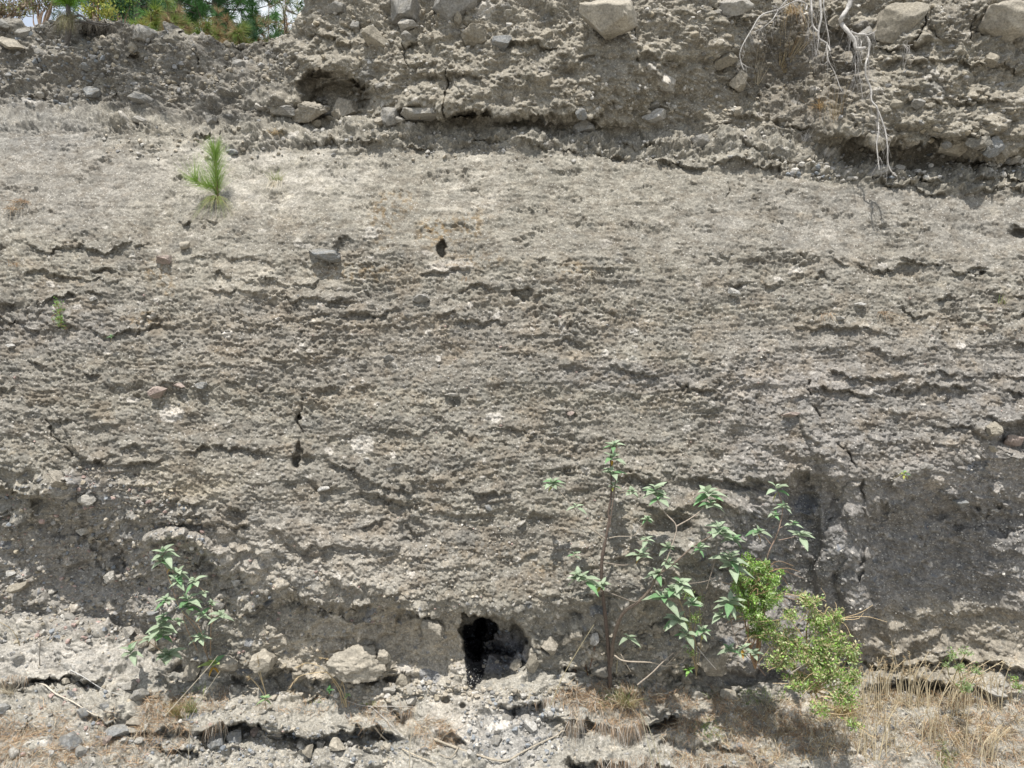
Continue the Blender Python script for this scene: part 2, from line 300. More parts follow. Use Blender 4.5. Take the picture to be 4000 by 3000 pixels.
for a_ in [
    # left strata
    ([(-200, 940), (120, 960), (330, 950), (640, 930)], .03, .03, 40, 25), ([(-200, 1080), (200, 1060), (480, 1090)], .02, .04, 40, 35),
    ([(-100, 1190), (170, 1180), (320, 1150), (480, 1140)], .03, .06, 50, 50), ([(-200, 1240), (100, 1245), (320, 1270)], .04, .05, 40, 60),
    ([(340, 1260), (450, 1300), (700, 1290)], .03, .04, 40, 35), ([(80, 1410), (260, 1450), (420, 1450)], .04, .05, 40, 35),
    ([(-100, 1520), (300, 1480), (620, 1540), (760, 1520)], .03, .02, 40, 30), ([(560, 1500), (900, 1500), (1150, 1530)], .03, .03, 40, 30),
    ([(120, 1660), (300, 1650), (480, 1680)], .03, .03, 35, 25), ([(230, 1600), (300, 1780), (480, 1830)], .04, .04, 40, 40),
    ([(250, 1800), (460, 1820), (640, 1790)], .04, .06, 60, 50), ([(200, 1850), (400, 1990), (560, 2020)], .05, .05, 60, 70),
    ([(600, 1940), (800, 1960), (990, 1985)], .04, .07, 50, 60), ([(650, 2010), (860, 2000)], .02, .06, 30, 60),
    ([(440, 1740), (760, 1745), (1130, 1760)], .03, .05, 50, 60),
    # wave lines below the pale slope
    ([(720, 1000), (1000, 1020), (1250, 1035), (1500, 1020)], .025, .02, 35, 22), ([(800, 1070), (1000, 1110), (1300, 1105)], .03, .02, 30, 18),
    ([(800, 1120), (1050, 1160), (1400, 1170)], .03, .03, 40, 30), ([(1150, 1250), (1350, 1220), (1600, 1200)], .03, .03, 50, 40),
    ([(1500, 1060), (1850, 1050), (2100, 1080)], .03, .02, 40, 25), ([(1700, 1160), (1900, 1125), (2150, 1150)], .03, .05, 35, 40),
    ([(1690, 1225), (1850, 1225), (2000, 1245)], .03, .03, 25, 20), ([(2090, 1290), (2260, 1250), (2420, 1280)], .03, .04, 40, 40),
    ([(2180, 1430), (2400, 1440), (2620, 1485), (2820, 1525)], .03, .05, 50, 45), ([(2200, 1500), (2450, 1520), (2700, 1560)], .01, .03, 25, 25),
    ([(1000, 1540), (1400, 1510), (1900, 1520)], .02, .015, 35, 25), ([(1300, 1690), (1700, 1670), (2200, 1690)], .02, .015, 40, 30),
    ([(1240, 1770), (1330, 1830), (1480, 1890), (1700, 1910), (2050, 1925)], .05, .04, 45, 30), ([(1500, 1800), (1800, 1830), (2350, 1845)], .03, .03, 50, 25),
    ([(1400, 1960), (1700, 1950), (2000, 1960)], .02, .03, 40, 30), ([(1380, 2045), (1600, 2055), (1680, 2060)], .02, .06, 30, 50),
    ([(1000, 2090), (1300, 2150), (1560, 2150), (1720, 2120)], .04, .05, 35, 40), ([(1750, 2150), (1950, 2160), (2300, 2150)], .03, .02, 40, 30),
    ([(560, 2110), (700, 2120), (900, 2190)], .06, .05, 35, 45), ([(640, 2250), (900, 2290), (1300, 2360)], .02, .03, 40, 40),
    ([(900, 2330), (1250, 2350), (1700, 2390)], .04, .05, 50, 70), ([(2080, 2400), (2250, 2380), (2420, 2420)], .05, .07, 60, 60),
    # centre right shelves behind the shrub
    ([(2360, 1860), (2560, 1855), (2780, 1870), (2960, 1900)], .04, .08, 50, 30), ([(2480, 1955), (2720, 1975), (2960, 1990)], .05, .03, 30, 50),
    ([(2460, 2010), (2640, 2020), (2760, 2050)], .03, .06, 30, 55), ([(2380, 2150), (2640, 2130), (2860, 2190)], .04, .03, 40, 50),
    ([(2520, 2260), (2780, 2220), (2920, 2280)], .05, .03, 60, 60),
    # right strata
    ([(2700, 980), (3000, 1000), (3200, 985)], .02, .03, 35, 25), ([(3130, 1020), (3420, 1050), (3600, 1040)], .03, .05, 35, 35),
    ([(2830, 1100), (3150, 1090), (3300, 1090)], .03, .03, 35, 20), ([(3500, 1010), (3800, 1060), (4200, 1060)], .03, .05, 35, 35),
    ([(3620, 1160), (3850, 1150), (4200, 1160)], .04, .06, 30, 35), ([(3050, 1270), (3300, 1290), (3600, 1300)], .03, .03, 40, 30),
    ([(3500, 1190), (3800, 1240), (4200, 1220)], .03, .02, 40, 25), ([(3150, 1360), (3500, 1380), (4200, 1340)], .03, .03, 40, 30),
    ([(3200, 1450), (3600, 1470), (4200, 1440)], .035, .045, 40, 40), ([(3150, 1530), (3500, 1510), (4200, 1520)], .03, .05, 35, 45),
    ([(3450, 1620), (3800, 1640), (4200, 1560)], .03, .04, 40, 45), ([(3350, 1900), (3600, 1930), (3780, 1950), (3950, 1980)], .05, .05, 60, 60),
    ([(3480, 2030), (3700, 2060), (4200, 2040)], .02, .02, 40, 40), ([(3700, 1840), (3900, 1790), (4200, 1830)], .03, .04, 50, 60),
    ([(3400, 2570), (3650, 2500), (3800, 2390), (4200, 2330)], .03, .03, 90, 60),
    # upper conglomerate
    ([(1150, 320), (1270, 275), (1370, 285), (1480, 380)], .07, .22, 80, 110), ([(1040, 420), (1120, 425), (1190, 400)], .05, .14, 50, 35),
    ([(1740, 432), (1850, 445), (1960, 470)], .05, .25, 50, 30), ([(1950, 470), (2200, 440), (2420, 450)], .05, .1, 60, 30),
    ([(420, 420), (460, 385), (480, 430)], .03, .12, 30, 30), ([(0, 355), (150, 360), (300, 380)], .03, .04, 30, 30),
    ([(480, 200), (560, 215), (620, 220)], .03, .12, 40, 25), ([(1180, 120), (1300, 130), (1450, 160)], .04, .04, 50, 40),
    ([(1470, 100), (1560, 190), (1650, 130)], .02, .08, 40, 50), ([(1900, 170), (2100, 150), (2350, 200)], .03, .04, 60, 60),
    ([(2200, 250), (2450, 200), (2700, 260)], .03, .03, 60, 60), ([(1600, 290), (1800, 270), (2050, 310)], .03, .03, 60, 60),
    ([(3300, 100), (3360, 200), (3420, 240)], .02, .12, 40, 50), ([(3420, 180), (3560, 175), (3640, 170)], .05, .03, 60, 20),
    ([(3250, 560), (3500, 560), (3780, 545), (3900, 560)], .12, .12, 110, 35), ([(3620, 150), (3750, 170), (3880, 160)], .04, .04, 60, 40),
    ([(3300, 250), (3500, 230), (3700, 240), (4200, 260)], .03, .03, 50, 50), ([(3450, 350), (3700, 400), (4200, 380)], .05, .04, 50, 50),
    ([(2900, 430), (3050, 480), (3200, 500)], .02, .05, 50, 50),
    # foot of the upper unit: dripping knobbly edge
    ([(1180, 575), (1500, 560), (1900, 545), (2200, 570), (2500, 610), (2800, 640), (3100, 650)], .05, .03, 40, 18),
    ([(3000, 600), (3300, 670), (3500, 690), (4200, 730)], .05, .05, 35, 22), ([(2400, 540), (2700, 560), (3000, 590)], .04, .03, 35, 22),
    ([(3300, 720), (3600, 740), (4200, 760)], .03, .03, 30, 18), ([(600, 500), (900, 520), (1150, 530)], .04, .04, 40, 25),
    ([(690, 870), (780, 830), (880, 870)], .03, .08, 50, 35),
    # the bank: small scarps in the loose ground
    ([(-200, 2655), (120, 2665), (300, 2662), (420, 2665)], .05, .10, 60, 26), ([(60, 2850), (160, 2815), (200, 2840)], .03, .04, 40, 20),
    ([(760, 2845), (980, 2840), (1150, 2850), (1330, 2840), (1560, 2860)], .08, .16, 70, 90), ([(600, 2900), (700, 2925), (800, 2930)], .04, .08, 60, 40),
    ([(380, 2760), (460, 2775), (500, 2770)], .02, .05, 30, 18), ([(1180, 2700), (1260, 2690), (1340, 2720)], .03, .04, 30, 20),
    ([(1500, 2760), (1560, 2770), (1610, 2780)], .03, .08, 40, 22), ([(1940, 2735), (2060, 2740), (2140, 2730)], .06, .15, 60, 35),
    ([(2080, 2790), (2180, 2800), (2260, 2830)], .03, .12, 40, 40), ([(2200, 2790), (2420, 2830), (2680, 2800)], .08, .15, 70, 60),
    ([(2200, 2975), (2450, 2975), (2700, 2990)], .06, .12, 60, 40), ([(1680, 2880), (1760, 2870), (1830, 2900)], .03, .10, 40, 40),
    ([(2560, 2880), (2800, 2900), (3050, 2990)], .04, .04, 60, 40), ([(2650, 2990), (2900, 2995), (3200, 3010)], .06, .08, 60, 40),
    ([(1700, 2670), (1800, 2700), (1860, 2715)], .03, .03, 30, 20),
    ([(-200, 1860), (60, 1900), (180, 1930), (330, 2040), (500, 2130)], .07, .10, 150, 150, 26), ([(430, 2140), (760, 2150), (900, 2230), (1250, 2340), (1700, 2385)], .07, .09, 120, 120, 26),
    ([(480, 1990), (650, 2050), (850, 2035), (1000, 2075)], .05, .08, 70, 70, 16), ([(2050, 2390), (2300, 2330), (2500, 2350), (2760, 2300)], .05, .07, 120, 120, 26),
    ([(1100, 1820), (1300, 1900), (1700, 1985), (2200, 1990)], .03, .03, 120, 110, 26), ([(2900, 1850), (3100, 1840), (3300, 1880)], .05, .09, 120, 140, 30), ([(3400, 1960), (3650, 1985), (4200, 1950)], .05, .07, 160, 160, 30),
    ([(640, 2590), (1000, 2632), (1300, 2639), (1660, 2625)], .06, .11, 60, 70, 20), ([(2150, 2600), (2400, 2625), (2700, 2637), (3000, 2620), (3400, 2590), (3700, 2580), (4200, 2630)], .05, .11, 60, 70, 20),
    ([(330, 2780), (560, 2825), (780, 2850)], .06, .10, 60, 50),
]: lip(*a_)
pit(1166, 1770, 17, 52, .07, .4); pit(1188, 1800, 40, 26, .07, .5); pit(1180, 1632, 11, 9, .07, .3)
stepx = sstep(3378, 3392, X+16*fbm(U0*5, V0*5, 3, 92))*sstep(1930, 2050, Yw)*(1-sstep(2560, 2700, Yw))*(1-sstep(3650, 4050, Xw)); dP -= (.12*stepx).astype(F)
stepx = (1-sstep(3190, 3215, Xw))*sstep(3040, 3075, Xw)*sstep(1850, 1900, Yw)*(1-sstep(2200, 2450, Yw)); dP -= (.09*stepx).astype(F); pit(1724, 968, 22, 28, .13, .3)
pit(1345, 960, 45, 30, .06); pit(3998, 915, 45, 26, .12, .5); pit(2045, 1145, 42, 26, .08); pit(3820, 1060, 50, 22, .05)
pit(1850, 445, 85, 22, .22, .4); pit(3980, 1700, 90, 70, .16, .5); pit(2850, 2020, 60, 110, .07, .5); pit(3120, 1970, 70, 110, .10, .6); pit(3240, 1960, 50, 90, .08, .5); pit(330, 2180, 240, 160, .10, .9); pit(880, 2120, 110, 40, .05, .8); pit(3130, 2330, 110, 150, .07, .7)
pit(2810, 1900, 160, 26, .06, .4); pit(2620, 2050, 90, 50, .08, .4); pit(600, 1270, 45, 35, .06); pit(2240, 1360, 60, 40, .05)
pit(360, 125, 70, 50, .35, .5); pit(1610, 2075, 60, 60, .06, .4); pit(420, 1060, 40, 15, .05)
pit(3560, 2690, 180, 30, .3, .5); pit(1745, 2735, 22, 16, .09, .4, True); pit(1805, 2755, 12, 12, .06, .4, True)
pit(3330, 150, 55, 60, .10); pit(3030, 330, 120, 160, .10, .7); pit(2900, 500, 90, 40, .06)
# the burrow, its lighter right-hand apron and the dark throat
pit(1930, 2478, 122, 84, .38, .07); pit(2000, 2520, 70, 86, .14, .2); pit(1925, 2580, 100, 80, .22, .6); pit(1850, 2448, 60, 56, .62, .08); pit(1905, 2452, 50, 50, .5, .1); pit(1862, 2520, 46, 46, .35, .15)
pit(1330, 385, 150, 70, .20, .4)
# rounded masses standing out of the face
def mass(cx, cy, rx, ry, h, rot=0):
    global dP
    c, s_ = math.cos(rot), math.sin(rot)
    jx = 8*fbm(U0*7, V0*7, 3, 90)
    x_ = (Xw+jx-cx)*c+(Yw+jx-cy)*s_; y_ = -(Xw-cx)*s_+(Yw-cy)*c
    q = np.maximum(1-(x_/rx)**2-(y_/ry)**2, 0)
    dP += (h*np.sqrt(q)).astype(F)
for a_ in [(240, 1895, 70, 40, .07, .5), (640, 2090, 100, 28, .09, -.1), (730, 2120, 110, 40, .10, .4), (860, 2180, 60, 40, .06), (450, 2240, 40, 60, .08),
           (1200, 2100, 120, 60, .06, .3), (1430, 2120, 120, 35, .08, .1), (1180, 2280, 130, 60, .06, .2), (3285, 2130, 70, 150, .11, .35), (3345, 2000, 40, 120, .06, -.1),
           (3335, 2330, 50, 190, .09, .05), (3230, 1780, 60, 130, .07, -.5), (3170, 1650, 40, 90, .05, -.4), (2580, 2350, 110, 90, .05), (2790, 2300, 90, 60, .05),
           (3860, 1680, 60, 30, .08, .4), (1000, 330, 120, 110, .06), (1300, 250, 110, 40, .07), (1080, 400, 110, 45, .08, .1), (1920, 380, 190, 100, .06),
           (1700, 380, 130, 80, .05), (3680, 90, 70, 90, .10), (3050, 420, 80, 60, .06), (3500, 430, 210, 80, .07), (3750, 480, 180, 60, .06), (2500, 330, 180, 90, .05),
           (2250, 1890, 90, 40, .03), (300, 250, 120, 80, .05), (850, 330, 90, 90, .04), (3370, 2500, 40, 70, .06, -.3), (2060, 2690, 90, 26, .05), (950, 2690, 50, 22, .05),
           (1270, 2655, 150, 40, .05), (2470, 2050, 60, 60, .03), (60, 2480, 10, 10, 0)]: mass(*a_)
dP *= (1-sstep(-40, 30, cY-Y))
# vertical joints
def crack(pts, dep=.05, w=3.0):
    global dP
    a_ = np.array(pts, float)
    t = Xw + 12*fbm(U0*8, V0*8, 3, 91) - np.interp(Yw, a_[:, 1], a_[:, 0])
    k = sstep(a_[0, 1]-20, a_[0, 1]+10, Yw)*(1-sstep(a_[-1, 1]-20, a_[-1, 1]+10, Yw))
    dP += (-dep*k*sstep(-.3, .2, FRAG)*np.exp(-(t/w)**2)).astype(F)
for a_ in [([(780, 150), (775, 250), (785, 330)], .08), ([(1555, 80), (1570, 180), (1575, 260)], .06), ([(1770, 250), (1755, 350), (1748, 440)], .09),
           ([(2450, 60), (2460, 150), (2480, 250)], .05), ([(2790, 0), (2785, 80)], .1, 5), ([(3600, 20), (3590, 100), (3560, 170)], .08), ([(3800, 60), (3795, 120), (3785, 200)], .08),
           ([(1180, 1540), (1170, 1640), (1190, 1700)], .06, 6), ([(3150, 1500), (3180, 1580), (3230, 1680)], .05, 5), ([(3280, 1740), (3370, 1850), (3380, 2020), (3370, 2250)], .05, 5),
           ([(3365, 2160), (3360, 2260)], .08, 6), ([(180, 1640), (260, 1760), (330, 1870)], .06, 6), ([(2840, 715), (2820, 800)], .03, 3)]: crack(*a_)
ray_shift = dP
# ---- grain along the normal
big = fbm(U*1.3, V*1.3, 3, 100); med = fbm(U*4.5, V*5.5, 4, 110)
rid = 1-np.abs(fbm(U*3.2+4, V*4.5, 4, 120))*2
warpV = V + .05*fbm(U*1.6, V*2, 3, 130)
f = warpV*9 + 1.2*perlin(U*.5, V*.7, 134); fr = f-np.floor(f)
saw = np.where(fr < .8, fr/.8, (1-fr)/.2)
saw *= sstep(-.15, .35, perlin(U*1.1, np.floor(f)*.73, 135))
f2 = warpV*24 + 1.0*perlin(U*1.2, V*2, 136); fr2 = f2-np.floor(f2); saw2 = np.where(fr2 < .75, fr2/.75, (1-fr2)/.25)*sstep(-.1, .3, perlin(U*2.3, np.floor(f2)*.73, 137))
wu = U + .02*fbm(U*14, V*14, 2, 140); wv = V + .02*fbm(U*14+7, V*14, 2, 144)
sA, cA = stones(wu*5.5, wv*5.5, 201, .38, .2, .55, 1.35)
sB, cB = stones(wu*13, wv*13, 202, .5, .18, .55, 1.35)
sC, cC = stones(wu*30, wv*30, 203, .6, .15, .55, 1.3)
sD, cD = stones(wu*62, wv*62, 204, .65, .15, .55, 1.2)
fine = fbm(U*38, V*38, 4, 150, .6); fine2 = fbm(U*17, V*20, 3, 154, .6)
sP, _c = stones(wu*11+3, wv*15, 205, .45, .2, .6, 1.0)
sQ, _c = stones(wu*27+5, wv*31, 206, .5, .2, .6, 1.0)
patch = sstep(-.35, .35, fbm(U*1.7+3, V*2.4, 3, 160))
patch2 = sstep(-.3, .3, fbm(U*3.7+3, V*6.4, 3, 165))
mottle = sstep(.05, .55, fbm(U*2.9+11, V*6.1, 4, 170))   # gnawed rough clumps with overhanging drip edges
gn = np.clip(fbm(U*22+5, V*20, 3, 175, .6), -1, 1)
ups = np.clip(m_up+m_band, 0, 1)
layer = sstep(-.12, .22, perlin(U*.3+2, warpV*4.6, 230)+.35*fbm(U*2, V*9, 3, 231)) 
coarse = np.clip(.12 + .35*layer + .75*sstep(.0, .6, fbm(U*.9+5, V*1.3, 3, 210, .6)) + .35*blob(1500, 1150, 900, 160, .8) + .3*blob(500, 1350, 600, 250, .8), 0, 1.15)
smoothR = 1-.72*sstep(2850, 3150, Xw)*sstep(1750, 1900, Yw)*(1-m_bank)
low = m_low; m_lowq = m_low*smoothR; mid_k = m_mid*coarse
Dn = (big*(.07*ups+.05*m_mid+.025*m_ash+.06*m_low+.06*m_bank)
      + med*(.055*ups+.012*m_mid+.010*mid_k+.010*m_ash+.034*m_low+.045*m_bank)
      + rid*(.014*ups+.006*m_mid+.004*m_ash+.012*m_low)
      + (saw-.5)*(.008*m_mid+.014*mid_k*patch+.012*m_ash*patch+.01*m_low+.012*m_up*(Xw > 1000))
      + (saw2-.5)*(.008*m_mid+.004*m_ash+.006*m_low)
      + sstep(-.3, .3, fbm(U*1.1+9, V*2.5, 3, 220))*(.0022*np.sin(warpV*170+3*perlin(U*1.9, V*7, 221)+2*perlin(U*9, V*20, 223))+.002*perlin(U*5, V*60, 222))*(.3+sstep(.0,.4,perlin(U*2.3, V*8, 224)))*(m_mid+.6*m_lowq)
      + sA/5.5*(.42*m_up*(.4+.6*patch)+.45*m_band+.10*mid_k*patch2+.5*m_lowq*patch+.55*m_bank*patch2)
      + sB/13*(.7*m_up+.95*m_band+.42*mid_k*patch2+.2*m_ash*patch+.8*m_lowq*patch2+.8*m_bank*(.3+.7*patch))
      + sC/30*(.7*m_up+1.1*m_band+(.55+.6*coarse)*m_mid+.6*m_ash*patch2+.6*m_lowq+.8*m_bank)
      + sD/62*(.6*m_up+.8*m_band+1.25*m_mid+.9*m_ash+.8*m_lowq+.9*m_bank)
      + fine*(.008*ups+.009*m_mid+.003*m_ash+.006*m_low+.005*m_bank)
      + fine2*(.018*ups+.004*m_mid+.008*mid_k+.004*m_ash+.008*m_low+.007*m_bank)
      - sP/11*(.10*m_up+.15*mid_k*patch2+.25*m_ash*mottle+.35*m_band+.2*m_low*patch2)
      - sQ/27*(.3*m_up+.45*mid_k+.15*m_mid+.6*m_ash*(.2+.8*mottle)+.6*m_band+.35*m_low+.3*m_bank)
      + mottle*np.maximum(gn, -.5)*(.024*mid_k+.035*m_ash*(patch2)+.05*m_band+.014*m_low+.02*m_up))
# (zones) how coarse the wall is from place to place
edge_in = sstep(-600, -250, X)*(1-sstep(4250, 4600, X))
Dn = (Dn*(.35+.65*edge_in)).astype(F)
throat = np.clip(blob(1872, 2480, 80, 80, .2)+.8*blob(1765, 2790, 95, 100, .7), 0, 1)
Dn *= (1-.8*throat)
Pt = W(X, Yc, Pbase+ray_shift)
Pt[..., 1] += back*0.02; Pt[..., 2] += back*0.001
wallness = (1-np.abs(Nn[..., 2:3]))
G = Pt + Nn*Dn[..., None]
G[..., 2:3] -= np.maximum(Dn[..., None], 0)*0.35*wallness      # protruding grains sag: real undersides
# far parts: the plateau behind the crest and the ground running out in front
G = G.astype(F)
topz = G[0].copy(); ext_top = []
for dy, dz in ((200, 8), (60, 3), (20, .9), (7, .3)):
    r_ = topz.copy(); r_[:, 1] += dy; r_[:, 2] += dz; ext_top.append(r_)
bot = G[-1].copy(); ext_bot = []
for dy, dz in ((.5, .25), (1.2, .6), (2.5, .9), (5, 1.0), (15, 1.1), (60, 1.2), (300, 1.5)):
    r_ = bot.copy(); r_[:, 1] -= dy; r_[:, 2] = np.minimum(bot[:, 2]*.0 + (bot[:, 2].mean()-dz), bot[:, 2]-.1); ext_bot.append(r_)
# ---- pigment
def c3(r, g, b): return np.array([r, g, b], F)
col = np.zeros(G.shape, F)
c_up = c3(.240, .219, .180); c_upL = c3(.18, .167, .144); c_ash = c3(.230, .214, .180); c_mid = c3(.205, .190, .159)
c_low = c3(.218, .203, .172); c_bank = c3(.268, .252, .218)
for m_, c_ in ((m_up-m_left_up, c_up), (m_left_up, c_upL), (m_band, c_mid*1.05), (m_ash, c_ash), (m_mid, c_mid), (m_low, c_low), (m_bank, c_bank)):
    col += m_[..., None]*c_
tot = (m_up+m_band+m_ash+m_mid+m_low+m_bank)[..., None]; col /= np.maximum(tot, .3)
def tint(m_, c_, k=1.0):
    global col
    m_ = np.clip(m_*k, 0, 1)[..., None]; col = col*(1-m_)+c_*m_
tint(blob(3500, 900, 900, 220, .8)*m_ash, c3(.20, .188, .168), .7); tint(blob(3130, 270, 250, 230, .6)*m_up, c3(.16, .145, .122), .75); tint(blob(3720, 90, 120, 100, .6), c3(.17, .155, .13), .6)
rag = sstep(-.45, .35, fbm(U*4, V*6, 4, 193, .6))
tint(blob(1000, 680, 420, 150, .9)*rag, c3(.335, .312, .272), .75); tint(blob(1850, 740, 130, 150, .9)*rag, c3(.34, .315, .27), .7)
tint(blob(950, 1090, 400, 90, .8)*rag, c3(.33, .30, .25), .6); tint(blob(1760, 1040, 90, 30, .8), c3(.38, .35, .31), .7)
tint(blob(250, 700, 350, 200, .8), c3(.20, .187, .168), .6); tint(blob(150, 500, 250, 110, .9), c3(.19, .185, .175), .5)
mg = sstep(0, 300, Xw-2650)*sstep(1150, 1500, Yw)*(1-m_bank); tint(mg, c3(.215, .2, .185), .8)
tint(blob(3700, 2150, 480, 230, .6), c3(.165, .158, .15), .75); tint(blob(3100, 2200, 260, 260, .6), c3(.18, .175, .17), .6)
tint(blob(3600, 1650, 500, 120, .8), c3(.18, .172, .16), .5); tint(blob(3700, 2500, 400, 160, .6), c3(.25, .22, .17), .6)
tint(blob(2450, 1470, 300, 60, .7), c3(.18, .17, .165), .5); tint(blob(200, 1280, 350, 90, .8), c3(.17, .16, .15), .6)
tint(blob(400, 2250, 500, 250, .8), c3(.22, .205, .19), .5); tint(blob(400, 1900, 180, 90, .7), c3(.2, .2, .21), .5)
tint(blob(1150, 2150, 700, 190, .8), c3(.30, .275, .24), .5); tint(blob(1500, 2520, 480, 150, .7), c3(.34, .30, .24), .6)
tint(blob(700, 1880, 260, 90, .8), c3(.33, .29, .22), .6); tint(blob(1780, 2800, 110, 130, .6), c3(.36, .33, .285), .8)
tint(blob(1980, 2860, 160, 120, .7), c3(.27, .262, .25), .6); tint(blob(300, 2580, 450, 70, .8), c3(.34, .32, .29), .6)
tint(blob(1180, 1330, 500, 180, .8), c3(.19, .168, .14), .5); tint(blob(1980, 1330, 400, 120, .8), c3(.185, .168, .145), .5)
# ochre moss and rusty stain patches
spk = sstep(-.1, .5, fbm(U*16, V*16, 4, 180, .65))
for b_ in [(1560, 800, 90, 60), (1740, 900, 110, 60), (1700, 920, 60, 60), (1860, 880, 60, 70), (1500, 880, 60, 90), (600, 1050, 60, 45), (650, 1110, 40, 60), (1400, 1060, 180, 40),
           (1900, 2145, 260, 40), (2140, 2230, 80, 40), (560, 1250, 50, 50), (1850, 1010, 130, 40), (2260, 1060, 90, 30)]:
    tint(blob(*b_, .8)*spk, c3(.15, .10, .045), .6)
tint((m_mid+.8*m_ash*(1-blob(1000, 680, 420, 170, .8))+.5*m_up)*sstep(.05, .45, fbm(U*8, V*11, 4, 191, .7)), c3(.125, .105, .08), .5)
tint(m_mid*(1-layer)*.8, c3(.165, .155, .138), .5)
tint(m_mid*sstep(.1, .6, fbm(U*3, V*5, 4, 190)), c3(.165, .135, .10), .4)
tint(m_up*sstep(.2, .7, fbm(U*3+8, V*4, 4, 195)), c3(.2, .185, .15), .45)
# charcoal trail, plus shade of the deep throat painted in as near-black
char_shade = sstep(.42, .55, np.clip(blob(1868, 2560, 44, 80, .6)+blob(1852, 2640, 20, 44, .6), 0, 1)+.3*fbm(U*20, V*20, 3, 198, .7))
char_shade = np.maximum(char_shade, sstep(.8, .9, -dP)*blob(1870, 2460, 150, 120))
tint(char_shade, c3(.035, .034, .035), .96); tint(blob(1960, 2540, 90, 90, .5)*(1-char_shade), c3(.16, .16, .175), .8)
# stones take their own colour
for s_, cid, k in ((sA/5.5, cA, 1), (sB/13, cB, 1), (sC/30, cC, 1), (sD/62, cD, .8)):
    on = sstep(.0, .006, s_)
    v = (.72 + .62*cid)[..., None]; hue = np.stack([1+.10*(cid-.5), 1+0*cid, 1-.14*(cid-.5)], -1)
    wgt = (on*(.35*m_up+.5*m_band+.55*m_mid+.25*m_ash+.8*m_low+.6*m_bank)*k)[..., None]
    col = col*(1-wgt) + col*v*hue*wgt
    pale = ((cid > .93)*on*(1-m_ash*.7))[..., None]*.5; col = col*(1-pale)+c3(.46, .44, .41)*pale
    dark = ((cid < .06)*on*(m_low+m_bank+.4*m_up))[..., None]*.55; col = col*(1-dark)+c3(.14, .15, .17)*dark
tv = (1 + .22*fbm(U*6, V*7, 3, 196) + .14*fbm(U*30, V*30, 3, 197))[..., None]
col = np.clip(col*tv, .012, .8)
# ---- build: wall and bank are cut apart along the foot line
R0 = len(ext_top)
allG = np.concatenate([np.stack(ext_top), G, np.stack(ext_bot)]); NR = allG.shape[0]
allC = np.concatenate([np.repeat(col[:1], R0, 0), col, np.repeat(col[-1:], len(ext_bot), 0)])
isb = np.concatenate([np.zeros((R0, nc), bool), m_bank > .5, np.ones((len(ext_bot), nc), bool)])
idx = np.arange(NR*nc).reshape(NR, nc)
Q = np.stack([idx[:-1, :-1], idx[1:, :-1], idx[1:, 1:], idx[:-1, 1:]], -1).reshape(-1, 4)
fb = (isb[:-1, :-1] | isb[:-1, 1:]).ravel() & isb[1:, 1:].ravel()
def sub(fm):
    q = Q[fm]; used, inv = np.unique(q, return_inverse=True)
    return allG.reshape(-1, 3)[used], inv.reshape(-1, 4), allC.reshape(-1, 3)[used]
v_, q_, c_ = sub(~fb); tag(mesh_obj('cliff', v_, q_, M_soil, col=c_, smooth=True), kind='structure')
v_, q_, c_ = sub(fb); tag(mesh_obj('ground', v_, q_, M_soil, col=c_, smooth=True), kind='structure')

def _ix(Xp, Yp):
    return np.interp(Xp, Xs, np.arange(nc)), np.interp(Yp, Ys, np.arange(nr))
def surf(Xp, Yp, A=None):
    A = G if A is None else A
    fx, fy = _ix(np.asarray(Xp, float), np.asarray(Yp, float))
    i = np.minimum(fx.astype(int), nc-2); j = np.minimum(fy.astype(int), nr-2); tx = (fx-i)[..., None]; ty = (fy-j)[..., None]
    return (A[j, i]*(1-tx)+A[j, i+1]*tx)*(1-ty) + (A[j+1, i]*(1-tx)+A[j+1, i+1]*tx)*ty
def nrm(Xp, Yp): 
    n_ = surf(Xp, Yp, Nn); return n_/np.linalg.norm(n_, axis=-1, keepdims=True)
def pof(Xp, Yp, r=25):
    q = [float(-surf(Xp+a_, Yp+b_)[1]) for a_ in (-r, 0, r) for b_ in (-r, 0, r)]
    return float(np.median(q))
del X, Y, wx, wy, KK, P0w, Psw, Sm, du, dv, Pt
#=====OBJECTS=====
# ------------------------------------------------------------------ stones
def ico(sub):
    import bmesh
    bm = bmesh.new(); bmesh.ops.create_icosphere(bm, subdivisions=sub, radius=1)
    v = np.array([q.co[:] for q in bm.verts], F); f_ = np.array([[q.index for q in t.verts] for t in bm.faces], np.int32); bm.free()
    return v, f_
ICO = {k: ico(k) for k in (1, 2, 3, 4, 5)}
def p3(v, sc, seed):   # cheap 3-d noise out of three planes
    return (perlin(v[:, 0]*sc+seed, v[:, 1]*sc+v[:, 2]*sc*.6, seed % 50+300)+perlin(v[:, 1]*sc+seed*.7, v[:, 2]*sc-v[:, 0]*sc*.4, seed % 50+301))*.7
def rock_verts(seed, sub, ang=.6, knob=0.0):
    r = np.random.default_rng(seed); v = ICO[sub][0].copy()
    v *= (1+.16*p3(v, 1.3, seed))[:, None]
    for k in range(int(8+8*ang)):
        n_ = r.normal(size=3); n_ /= np.linalg.norm(n_); c = r.uniform(.45, .85) if ang > .5 else r.uniform(.66, .9)
        d = v@n_.astype(F)-c; v -= np.maximum(d, 0)[:, None]*n_.astype(F)*(1.0 if ang > .5 else .85)
    v *= (1+.07*p3(v, 2.6, seed+3)+.035*p3(v, 7, seed+5)+.02*p3(v, 17, seed+8)+.012*p3(v, 38, seed+9))[:, None]
    if knob:
        h, _ = stones(np.arctan2(v[:, 1], v[:, 0])*3, v[:, 2]*5, seed, .8); v *= (1+knob*(h+.6*p3(v, 6, seed+1)+.4*p3(v, 13, seed+2)))[:, None]
    return v.astype(F)
def rotm(rx, ry, rz):
    from mathutils import Euler
    return np.array(Euler((rx, ry, rz)).to_matrix(), F)
